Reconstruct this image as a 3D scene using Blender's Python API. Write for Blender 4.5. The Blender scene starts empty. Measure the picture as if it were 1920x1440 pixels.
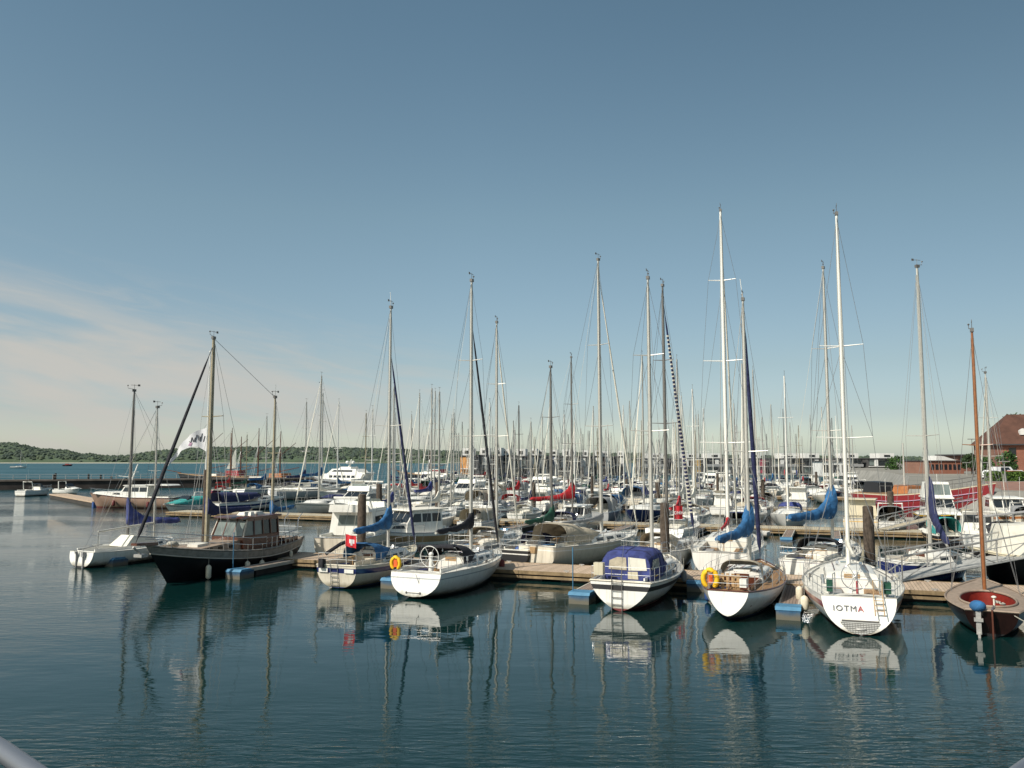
import bpy, bmesh, math, random
from mathutils import Vector, Matrix

rnd = random.Random(7)
PI = math.pi
SC = bpy.context.scene
COL = SC.collection

# ------------------------------------------------------------------ camera
F_PX, HZ, CAM_H = 1560.0, 862.0, 6.2          # focal length and horizon row in pixels of a 1920 x 1440 frame
PITCH = math.atan((HZ - 720.0) / F_PX)
cam_d = bpy.data.cameras.new("camera")
cam = bpy.data.objects.new("camera", cam_d)
COL.objects.link(cam)
cam.location = (0, 0, CAM_H)
cam.rotation_euler = (PI / 2 + PITCH, 0, 0)
cam_d.sensor_width = 36
cam_d.lens = 36 * F_PX / 1920
cam_d.clip_start, cam_d.clip_end = 0.1, 30000
SC.camera = cam


def ray(px, py):
    a, b = (px - 960) / F_PX, (720 - py) / F_PX
    return Vector((a, math.cos(PITCH) - math.sin(PITCH) * b, math.sin(PITCH) + math.cos(PITCH) * b))


def W(px, py, z=0.0):
    d = ray(px, py)
    k = (z - CAM_H) / d.z
    return Vector((d.x * k, d.y * k, z))


def at(px, py, Y):
    d = ray(px, py)
    k = Y / d.y
    return Vector((d.x * k, Y, CAM_H + d.z * k))


# pontoon frame: P0 on the front edge of the first pontoon, u along it, n away from the camera
P0 = Vector((1.1, 43.4))
U = Vector((0.935, -0.354)).normalized()
N = Vector((0.354, 0.935)).normalized()
ANG_N = math.atan2(N.y, N.x)
ANG_U = math.atan2(U.y, U.x)


def st(s, t, z=0.0):
    p = P0 + U * s + N * t
    return Vector((p.x, p.y, z))


def s_for(px, t):
    k = (px - 960) / F_PX
    b = P0 + N * t
    return (k * b.y - b.x) / (U.x - k * U.y)


def to_st(v):
    d = Vector((v.x, v.y)) - P0
    return d.dot(U), d.dot(N)


# ------------------------------------------------------------------ materials
def new_mat(name):
    m = bpy.data.materials.new(name)
    m.use_nodes = True
    return m, m.node_tree.nodes, m.node_tree.links, m.node_tree.nodes["Principled BSDF"]


def mat(name, col, rough=0.5, metal=0.0, var=0.12, scale=1.6, coat=0.0, bump=0.0, bscale=30.0, grime=0.0, scum=0.0):
    """base colour broken up by two scales of noise; grime adds vertical runs of dirt"""
    m, ns, lk, p = new_mat(name)
    tc = ns.new("ShaderNodeTexCoord")
    nz = ns.new("ShaderNodeTexNoise")
    nz.inputs["Scale"].default_value = scale
    nz.inputs["Detail"].default_value = 6
    lk.new(tc.outputs["Object"], nz.inputs["Vector"])
    mr = ns.new("ShaderNodeMapRange")
    mr.inputs[1].default_value, mr.inputs[2].default_value = 0.3, 0.7
    mr.inputs[3].default_value, mr.inputs[4].default_value = 1 - var, 1 + var * 0.6
    lk.new(nz.outputs["Fac"], mr.inputs[0])
    mx = ns.new("ShaderNodeVectorMath")
    mx.operation = 'SCALE'
    mx.inputs[0].default_value = col[:3]
    lk.new(mr.outputs[0], mx.inputs[3])
    out = mx.outputs[0]
    if grime:
        mp = ns.new("ShaderNodeMapping")
        mp.inputs["Scale"].default_value = (5, 5, 0.35)
        lk.new(tc.outputs["Object"], mp.inputs[0])
        n2 = ns.new("ShaderNodeTexNoise")
        n2.inputs["Scale"].default_value = 2.2
        n2.inputs["Detail"].default_value = 5
        lk.new(mp.outputs[0], n2.inputs["Vector"])
        r2 = ns.new("ShaderNodeMapRange")
        r2.inputs[1].default_value, r2.inputs[2].default_value = 0.5, 0.78
        r2.inputs[3].default_value, r2.inputs[4].default_value = 0, grime
        lk.new(n2.outputs["Fac"], r2.inputs[0])
        mm = ns.new("ShaderNodeMix")
        mm.data_type = 'RGBA'
        mm.inputs[7].default_value = (col[0] * .45 + .02, col[1] * .4 + .015, col[2] * .3 + .01, 1)
        lk.new(r2.outputs[0], mm.inputs[0])
        lk.new(out, mm.inputs[6])
        out = mm.outputs[2]
    if scum:                       # brown-green film just above the waterline, ragged upper edge
        sz = ns.new("ShaderNodeSeparateXYZ")
        lk.new(tc.outputs["Object"], sz.inputs[0])
        n4 = ns.new("ShaderNodeTexNoise")
        n4.inputs["Scale"].default_value = 3.0
        n4.inputs["Detail"].default_value = 6
        lk.new(tc.outputs["Object"], n4.inputs["Vector"])
        a4 = ns.new("ShaderNodeMath")
        a4.operation = 'MULTIPLY_ADD'
        a4.inputs[1].default_value = -.35
        lk.new(n4.outputs["Fac"], a4.inputs[0])
        lk.new(sz.outputs["Z"], a4.inputs[2])
        r4 = ns.new("ShaderNodeMapRange")
        r4.inputs[1].default_value, r4.inputs[2].default_value = -.06, .16
        r4.inputs[3].default_value, r4.inputs[4].default_value = scum, 0
        lk.new(a4.outputs[0], r4.inputs[0])
        m4 = ns.new("ShaderNodeMix")
        m4.data_type = 'RGBA'
        m4.inputs[7].default_value = (0.16, 0.13, 0.07, 1)
        lk.new(r4.outputs[0], m4.inputs[0])
        lk.new(out, m4.inputs[6])
        out = m4.outputs[2]
    lk.new(out, p.inputs["Base Color"])
    p.inputs["Roughness"].default_value = rough
    p.inputs["Metallic"].default_value = metal
    if coat:
        p.inputs["Coat Weight"].default_value = coat
        p.inputs["Coat Roughness"].default_value = 0.08
    if bump:
        n3 = ns.new("ShaderNodeTexNoise")
        n3.inputs["Scale"].default_value = bscale
        n3.inputs["Detail"].default_value = 5
        lk.new(tc.outputs["Object"], n3.inputs["Vector"])
        bp = ns.new("ShaderNodeBump")
        bp.inputs["Strength"].default_value = 0.6
        bp.inputs["Distance"].default_value = bump
        lk.new(n3.outputs["Fac"], bp.inputs["Height"])
        lk.new(bp.outputs[0], p.inputs["Normal"])
    return m


def plank_mat(name, c1, c2, width=0.14, axis='X', rough=0.8, gap=0.12):
    """boards laid across the axis, each with its own tone, dark gaps between"""
    m, ns, lk, p = new_mat(name)
    tc = ns.new("ShaderNodeTexCoord")
    sp = ns.new("ShaderNodeSeparateXYZ")
    lk.new(tc.outputs["Object"], sp.inputs[0])
    dv = ns.new("ShaderNodeMath")
    dv.operation = 'DIVIDE'
    dv.inputs[1].default_value = width
    lk.new(sp.outputs[axis], dv.inputs[0])
    fl = ns.new("ShaderNodeMath")
    fl.operation = 'FLOOR'
    lk.new(dv.outputs[0], fl.inputs[0])
    wn = ns.new("ShaderNodeTexWhiteNoise")
    wn.noise_dimensions = '1D'
    lk.new(fl.outputs[0], wn.inputs["W"])
    nz = ns.new("ShaderNodeTexNoise")
    nz.inputs["Scale"].default_value = 0.9
    nz.inputs["Detail"].default_value = 6
    lk.new(tc.outputs["Object"], nz.inputs["Vector"])
    ad = ns.new("ShaderNodeMath")
    ad.operation = 'MULTIPLY_ADD'
    ad.inputs[1].default_value = 0.55
    lk.new(wn.outputs["Value"], ad.inputs[0])
    ml = ns.new("ShaderNodeMath")
    ml.operation = 'MULTIPLY'
    ml.inputs[1].default_value = 0.6
    lk.new(nz.outputs["Fac"], ml.inputs[0])
    lk.new(ml.outputs[0], ad.inputs[2])
    mx = ns.new("ShaderNodeMix")
    mx.data_type = 'RGBA'
    mx.inputs[6].default_value = (*c1, 1)
    mx.inputs[7].default_value = (*c2, 1)
    lk.new(ad.outputs[0], mx.inputs[0])
    fr = ns.new("ShaderNodeMath")
    fr.operation = 'FRACT'
    lk.new(dv.outputs[0], fr.inputs[0])
    lt = ns.new("ShaderNodeMath")
    lt.operation = 'LESS_THAN'
    lt.inputs[1].default_value = gap
    lk.new(fr.outputs[0], lt.inputs[0])
    m2 = ns.new("ShaderNodeMix")
    m2.data_type = 'RGBA'
    m2.inputs[7].default_value = (c1[0] * .25, c1[1] * .25, c1[2] * .25, 1)
    lk.new(lt.outputs[0], m2.inputs[0])
    lk.new(mx.outputs[2], m2.inputs[6])
    lk.new(m2.outputs[2], p.inputs["Base Color"])
    p.inputs["Roughness"].default_value = rough
    return m


def brick_mat(name, c1, c2, mortar, scale=1.0):
    m, ns, lk, p = new_mat(name)
    tc = ns.new("ShaderNodeTexCoord")
    mp = ns.new("ShaderNodeMapping")
    mp.inputs["Rotation"].default_value = (PI / 2, 0, 0)
    lk.new(tc.outputs["Object"], mp.inputs[0])
    br = ns.new("ShaderNodeTexBrick")
    br.inputs["Color1"].default_value = (*c1, 1)
    br.inputs["Color2"].default_value = (*c2, 1)
    br.inputs["Mortar"].default_value = (*mortar, 1)
    br.inputs["Scale"].default_value = scale
    br.inputs["Mortar Size"].default_value = 0.012
    br.inputs["Brick Width"].default_value = 0.25
    br.inputs["Row Height"].default_value = 0.08
    lk.new(mp.outputs[0], br.inputs["Vector"])
    nz = ns.new("ShaderNodeTexNoise")
    nz.inputs["Scale"].default_value = 0.5
    nz.inputs["Detail"].default_value = 7
    lk.new(tc.outputs["Object"], nz.inputs["Vector"])
    mr = ns.new("ShaderNodeMapRange")
    mr.inputs[3].default_value, mr.inputs[4].default_value = 0.7, 1.25
    lk.new(nz.outputs["Fac"], mr.inputs[0])
    vm = ns.new("ShaderNodeVectorMath")
    vm.operation = 'SCALE'
    lk.new(br.outputs["Color"], vm.inputs[0])
    lk.new(mr.outputs[0], vm.inputs[3])
    lk.new(vm.outputs[0], p.inputs["Base Color"])
    p.inputs["Roughness"].default_value = 0.9
    return m


M = {}
M['gel'] = mat("gelcoat_white", (0.80, 0.785, 0.74), 0.22, var=0.07, grime=0.30, coat=0.4, scum=.75)
M['gelcream'] = mat("gelcoat_cream", (0.68, 0.62, 0.51), 0.25, var=0.08, grime=0.35, coat=0.3, scum=.75)
M['gelgrey'] = mat("gelcoat_grey", (0.36, 0.37, 0.38), 0.25, var=0.08, grime=0.3, coat=0.3, scum=.6)
M['gelnavy'] = mat("gelcoat_navy", (0.018, 0.028, 0.12), 0.2, var=0.15, coat=0.5)
M['gelred'] = mat("gelcoat_red", (0.24, 0.02, 0.02), 0.3, var=0.15, coat=0.3)
M['gelgreen'] = mat("gelcoat_green", (0.02, 0.09, 0.06), 0.3, var=0.15, coat=0.3)
M['black'] = mat("black_paint", (0.012, 0.011, 0.013), 0.35, var=0.3, grime=0.3)
M['deck'] = mat("deck_offwhite", (0.70, 0.675, 0.60), 0.6, var=0.14, scale=3)
M['deckgrey'] = mat("deck_grey", (0.40, 0.40, 0.38), 0.7, var=0.12, scale=3)
M['teak'] = plank_mat("teak_planks", (0.22, 0.12, 0.055), (0.36, 0.22, 0.11), 0.06, 'Y', 0.7, 0.1)
M['cabin'] = mat("cabin_white", (0.78, 0.765, 0.71), 0.35, var=0.1, grime=0.25)
M['cream'] = mat("cream_paint", (0.60, 0.54, 0.40), 0.45, var=0.1, grime=0.2)
M['win'] = mat("window_dark", (0.02, 0.025, 0.03), 0.08, var=0.3)
M['winlit'] = mat("window_reflecting", (0.16, 0.19, 0.18), 0.06, var=0.3)  # paler copy of the window glass, a reflection put into its base colour
M['alu'] = mat("mast_aluminium", (0.56, 0.54, 0.49), 0.38, 0.3, var=0.1, scale=4)
M['alud'] = mat("mast_aluminium_dark", (0.17, 0.16, 0.15), 0.4, 0.3, var=0.1, scale=4)
M['whitemast'] = mat("mast_white", (0.78, 0.77, 0.72), 0.35, var=0.05)
M['spruce'] = mat("mast_varnished_spruce", (0.29, 0.11, 0.042), 0.3, var=0.25, scale=6, coat=0.4)
M['sprucel'] = mat("mast_pale_spruce", (0.34, 0.29, 0.19), 0.4, var=0.25, scale=6)
M['steel'] = mat("stainless_steel", (0.55, 0.55, 0.55), 0.25, 0.8, var=0.1)
M['wire'] = mat("rigging_wire", (0.32, 0.32, 0.32), 0.4, 0.4, var=0.1)
M['rope'] = mat("rope", (0.42, 0.40, 0.34), 0.9, var=0.25, scale=12)
M['blue'] = mat("canvas_blue", (0.026, 0.125, 0.29), 0.85, var=0.5, scale=3, bump=0.10, bscale=4.5)
M['teal'] = mat("canvas_turquoise", (0.04, 0.32, 0.30), 0.8, var=0.25, scale=3, bump=0.10, bscale=4.5)
M['navy'] = mat("canvas_navy", (0.022, 0.028, 0.09), 0.85, var=0.3, scale=3, bump=0.10, bscale=4.5)
M['royal'] = mat("canvas_royal", (0.045, 0.06, 0.21), 0.85, var=0.5, scale=3, bump=0.08, bscale=3.5)
M['darkcan'] = mat("canvas_black", (0.018, 0.018, 0.024), 0.85, var=0.3, scale=3, bump=0.10, bscale=4.5)
M['red'] = mat("canvas_red", (0.42, 0.015, 0.02), 0.8, var=0.2, scale=3, bump=0.10, bscale=4.5)
M['green'] = mat("canvas_green", (0.015, 0.08, 0.05), 0.85, var=0.3, scale=3, bump=0.10, bscale=4.5)
M['beige'] = mat("canvas_beige", (0.46, 0.40, 0.30), 0.85, var=0.2, scale=3, bump=0.10, bscale=4.5)
M['greycan'] = mat("canvas_grey", (0.30, 0.30, 0.30), 0.85, var=0.2, scale=3, bump=0.10, bscale=4.5)
M['sail'] = mat("sailcloth", (0.70, 0.67, 0.58), 0.8, var=0.1, scale=5)
M['brownwood'] = mat("varnished_mahogany", (0.095, 0.027, 0.013), 0.3, var=0.3, scale=5, coat=0.4)
M['darkwood'] = mat("dark_tarred_wood", (0.016, 0.006, 0.005), 0.3, var=0.3, scale=5, coat=0.3)
M['mahog'] = mat("red_brown_boards", (0.21, 0.02, 0.012), 0.5, var=0.25, scale=5)
M['paledeck'] = mat("pale_deck_boards", (0.30, 0.23, 0.175), 0.7, var=0.2, scale=6)
M['rail'] = mat("rail_wood_weathered", (0.26, 0.24, 0.21), 0.8, var=0.3, scale=4)
M['redboot'] = mat("antifouling_red", (0.16, 0.03, 0.03), 0.7, var=0.2)
M['blueboot'] = mat("antifouling_blue", (0.02, 0.04, 0.12), 0.7, var=0.2)
M['blackboot'] = mat("antifouling_black", (0.02, 0.02, 0.022), 0.7, var=0.2)
M['yellow'] = mat("buoy_yellow", (0.85, 0.50, 0.015), 0.6, var=0.15, scale=8)
M['orange'] = mat("buoy_orange", (0.75, 0.12, 0.02), 0.6, var=0.15, scale=8)
M['fend'] = mat("fender_white", (0.68, 0.62, 0.48), 0.5, var=0.15, scale=6, grime=0.3)
M['fendb'] = mat("fender_blue", (0.03, 0.08, 0.26), 0.5, var=0.15, scale=6)
M['pile'] = mat("pile_timber", (0.085, 0.065, 0.05), 0.95, var=0.45, scale=5, bump=0.03, bscale=9, grime=0.5)
M['piled'] = mat("pile_timber_dark", (0.035, 0.032, 0.03), 0.95, var=0.4, scale=3)
M['pdeck'] = plank_mat("pontoon_planks", (0.38, 0.285, 0.20), (0.58, 0.44, 0.32), 0.15, 'X', 0.9, 0.1)
M['pdeckpale'] = plank_mat("pontoon_planks_pale", (0.36, 0.31, 0.22), (0.52, 0.46, 0.34), 0.15, 'X', 0.9, 0.1)
M['fascia'] = mat("pontoon_fascia", (0.28, 0.20, 0.11), 0.9, var=0.4, scale=2, grime=0.5)
M['float'] = mat("pontoon_float", (0.045, 0.04, 0.035), 0.9, var=0.4, scale=2)
M['finger_deck'] = plank_mat("finger_planks", (0.20, 0.15, 0.12), (0.32, 0.24, 0.19), 0.12, 'Y', 0.9, 0.14)
M['finger_rim'] = mat("finger_pale_rim", (0.50, 0.45, 0.38), 0.7, var=0.15)
M['finger_blue'] = mat("finger_blue", (0.025, 0.10, 0.20), 0.6, var=0.3, scale=3, grime=0.5, scum=.8)
M['finger_bluetop'] = mat("finger_blue_top", (0.075, 0.22, 0.36), 0.6, var=0.2, scale=3)
M['brass'] = mat("tan_fittings", (0.40, 0.26, 0.13), 0.6, var=0.2)
M['ochre'] = mat("ochre_paint", (0.40, 0.15, 0.05), 0.6, var=0.25, grime=.3)
M['tanhull'] = mat("hull_tan", (0.30, 0.20, 0.15), 0.35, var=0.12, grime=.3, scum=.6)
M['lettergrey'] = mat("lettering_grey", (0.10, 0.10, 0.11), 0.6)
M['letterred'] = mat("lettering_red", (0.35, 0.02, 0.03), 0.6)
M['letterwhite'] = mat("lettering_white", (0.75, 0.75, 0.75), 0.6)
M['flagwhite'] = mat("flag_white", (0.68, 0.68, 0.70), 0.8, var=0.05)
M['flagred'] = mat("flag_red", (0.55, 0.02, 0.03), 0.8, var=0.1)
M['pink'] = mat("flag_pink", (0.48, 0.30, 0.42), 0.8, var=0.1)
M['concrete'] = mat("concrete", (0.27, 0.26, 0.235), 0.95, var=0.25, scale=0.4, bump=0.05, bscale=4)
M['gravelred'] = mat("reddish_paving", (0.28, 0.15, 0.11), 0.95, var=0.3, scale=0.5)
M['quaypave'] = mat("quay_paving", (0.25, 0.235, 0.20), 0.95, var=0.25, scale=0.15, bump=0.02, bscale=3)
M['brick'] = brick_mat("red_brick", (0.22, 0.055, 0.03), (0.29, 0.085, 0.045), (0.24, 0.16, 0.12))
M['brickd'] = brick_mat("dark_brick", (0.16, 0.06, 0.045), (0.22, 0.08, 0.055), (0.16, 0.11, 0.09))
M['tile'] = mat("roof_tiles", (0.10, 0.045, 0.03), 0.9, var=0.3, scale=0.6, bump=0.06, bscale=5)
M['flatroof'] = mat("roof_dark", (0.05, 0.05, 0.055), 0.9, var=0.2)
M['housegrey'] = mat("facade_dark_grey", (0.075, 0.075, 0.075), 0.8, var=0.3, scale=0.3)
M['housewhite'] = mat("facade_white", (0.70, 0.69, 0.66), 0.7, var=0.08, scale=0.5)
M['panelorange'] = mat("panel_orange", (0.62, 0.30, 0.10), 0.7, var=0.15, scale=0.5)
M['panelyellow'] = mat("panel_yellow", (0.68, 0.38, 0.04), 0.7, var=0.12, scale=0.5)
M['panelred'] = mat("panel_crimson", (0.34, 0.02, 0.06), 0.7, var=0.12, scale=0.5)
M['panelbrown'] = mat("panel_brown", (0.17, 0.07, 0.05), 0.8, var=0.15, scale=0.5)
M['panelgreen'] = mat("panel_green", (0.03, 0.10, 0.085), 0.8, var=0.15, scale=0.5)
M['panelblue'] = mat("panel_slate_blue", (0.10, 0.12, 0.20), 0.8, var=0.15, scale=0.5)
M['shipred'] = mat("ship_red", (0.25, 0.022, 0.028), 0.5, var=0.2, scale=0.4, grime=0.35)
M['shipblack'] = mat("ship_black", (0.02, 0.02, 0.022), 0.5, var=0.3, scale=0.4)
M['jetty'] = mat("jetty_dark_timber", (0.045, 0.036, 0.032), 0.95, var=0.4, scale=0.6)
M['jettytop'] = mat("jetty_top", (0.16, 0.13, 0.11), 0.95, var=0.3, scale=0.6)
M['tyre'] = mat("rubber", (0.02, 0.02, 0.02), 0.8)
M['trunk'] = mat("bark", (0.07, 0.05, 0.035), 0.95, var=0.3, scale=3)
M['leaf'] = mat("leaves_green", (0.05, 0.12, 0.02), 0.8, var=0.45, scale=1.5)
M['leafd'] = mat("leaves_dark", (0.03, 0.06, 0.018), 0.85, var=0.45, scale=1.5)
M['hedge'] = mat("hedge_leaves", (0.07, 0.13, 0.015), 0.8, var=0.4, scale=3)
M['carwhite'] = mat("car_paint_white", (0.75, 0.75, 0.74), 0.2, var=0.03, coat=0.6)
M['carred'] = mat("car_paint_red", (0.22, 0.02, 0.02), 0.2, var=0.03, coat=0.6)
M['galv'] = mat("galvanised_steel", (0.42, 0.41, 0.39), 0.5, 0.4, var=0.15, scale=5)
M['railmetal'] = mat("brushed_rail", (0.24, 0.25, 0.28), 0.4, 0.6, var=0.1)
M['beach'] = mat("beach_sand", (0.42, 0.40, 0.32), 0.95, var=0.2, scale=0.01)


# ------------------------------------------------------------------ mesh builder
class MB:
    def __init__(s):
        s.v, s.f, s.m = [], [], []

    def add(s, vs, fs, mi=0):
        b = len(s.v)
        s.v += [tuple(v) for v in vs]
        s.f += [tuple(b + i for i in f) for f in fs]
        s.m += [mi] * len(fs)
        return s

    def box(s, x0, x1, y0, y1, z0, z1, mi=0):
        return s.add([(x0, y0, z0), (x1, y0, z0), (x1, y1, z0), (x0, y1, z0), (x0, y0, z1), (x1, y0, z1), (x1, y1, z1), (x0, y1, z1)],
                     [(0, 3, 2, 1), (4, 5, 6, 7), (0, 1, 5, 4), (1, 2, 6, 5), (2, 3, 7, 6), (3, 0, 4, 7)], mi)

    def bar(s, p, q, w, h, mi=0):
        p, q = Vector(p), Vector(q)
        d = (q - p).normalized()
        a = d.cross(Vector((0, 0, 1)))
        if a.length < 1e-3:
            a = Vector((1, 0, 0))
        a.normalize()
        b = a.cross(d)
        vs = []
        for c in (p, q):
            for i, j in ((-1, -1), (1, -1), (1, 1), (-1, 1)):
                vs.append(c + a * w / 2 * i + b * h / 2 * j)
        return s.add(vs, [(0, 1, 2, 3), (7, 6, 5, 4), (0, 4, 5, 1), (1, 5, 6, 2), (2, 6, 7, 3), (3, 7, 4, 0)], mi)

    def tube(s, pts, r, n=6, mi=0, cap=True, sq=1.0):
        pts = [Vector(p) for p in pts]
        k = len(pts)
        rs = r if isinstance(r, (list, tuple)) else [r] * k
        rings = []
        for i, p in enumerate(pts):
            d = (pts[min(i + 1, k - 1)] - pts[max(i - 1, 0)])
            if d.length < 1e-6:
                d = Vector((0, 0, 1))
            d.normalize()
            ref = Vector((0, 1, 0)) if abs(d.y) < 0.9 else Vector((1, 0, 0))
            a = ref.cross(d).normalized()
            b = d.cross(a)
            rings.append([p + a * (rs[i] * sq * math.cos(2 * PI * j / n)) + b * (rs[i] * math.sin(2 * PI * j / n)) for j in range(n)])
        return s.loft(rings, True, cap, mi)

    def loft(s, rings, closed=True, cap=True, mi=0):
        n = len(rings[0])
        vs = [p for r in rings for p in r]
        fs = []
        for i in range(len(rings) - 1):
            for j in range(n if closed else n - 1):
                a, b = i * n + j, i * n + (j + 1) % n
                fs.append((a, b, b + n, a + n))
        if cap:
            fs.append(tuple(range(n - 1, -1, -1)))
            fs.append(tuple((len(rings) - 1) * n + j for j in range(n)))
        return s.add(vs, fs, mi)

    def ell(s, c, rx, ry, rz, nu=8, nv=6, mi=0):
        rings = []
        for i in range(nv + 1):
            a = PI * i / nv
            rr = max(math.sin(a), 0.02)
            rings.append([(c[0] + rx * rr * math.cos(2 * PI * j / nu), c[1] + ry * rr * math.sin(2 * PI * j / nu), c[2] - rz * math.cos(a)) for j in range(nu)])
        return s.loft(rings, True, True, mi)

    def arc(s, c, R, r, ax, ay, a0, a1, n=14, mi=0, m=6):
        ax, ay, c = Vector(ax), Vector(ay), Vector(c)
        return s.tube([c + ax * R * math.cos(a0 + (a1 - a0) * i / n) + ay * R * math.sin(a0 + (a1 - a0) * i / n) for i in range(n + 1)], r, m, mi)

    def poly(s, pts, mi=0):
        return s.add(pts, [tuple(range(len(pts)))], mi)

    def sym(s, prof, w, tum=0.0, z0=None, z1=None, mi=0):
        """a body with the side outline prof [(x, z)], half width w, leaning in by tum m from z0 to z1"""
        za = min(p[1] for p in prof) if z0 is None else z0
        zb = max(p[1] for p in prof) if z1 is None else z1
        n = len(prof)
        yy = [w - tum * (p[1] - za) / max(zb - za, 1e-6) for p in prof]
        vs = [(p[0], y, p[1]) for p, y in zip(prof, yy)] + [(p[0], -y, p[1]) for p, y in zip(prof, yy)]
        fs = [tuple(range(n)), tuple(range(2 * n - 1, n - 1, -1))]
        for i in range(n):
            j = (i + 1) % n
            fs.append((i, i + n, j + n, j))
        return s.add(vs, fs, mi)

    def build(s, name, mats, parent=None, ang=35, merge=True):
        me = bpy.data.meshes.new(name)
        me.from_pydata(s.v, [], s.f)
        mats = mats if isinstance(mats, (list, tuple)) else [mats]
        for m in mats:
            me.materials.append(M[m] if isinstance(m, str) else m)
        me.polygons.foreach_set("material_index", s.m)
        bm = bmesh.new()
        bm.from_mesh(me)
        if merge:
            bmesh.ops.remove_doubles(bm, verts=bm.verts, dist=1e-4)
        bmesh.ops.recalc_face_normals(bm, faces=bm.faces)
        bm.to_mesh(me)
        bm.free()
        if ang:
            me.polygons.foreach_set("use_smooth", [True] * len(me.polygons))
            me.set_sharp_from_angle(angle=math.radians(ang))
        o = bpy.data.objects.new(name, me)
        COL.objects.link(o)
        if parent is not None:
            o.parent = parent
        return o


def tag(o, label=None, cat=None, group=None, kind=None):
    if label:
        o["label"] = label
    if cat:
        o["category"] = cat
    if group:
        o["group"] = group
    if kind:
        o["kind"] = kind
    return o


def thing(name, label, cat, loc=(0, 0, 0), rz=0.0, group=None):
    o = bpy.data.objects.new(name, None)
    COL.objects.link(o)
    o.location, o.rotation_euler = loc, (0, 0, rz)
    o.empty_display_size = 0.3
    return tag(o, label, cat, group)


def lerp(a, b, t):
    return a + (b - a) * t


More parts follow.
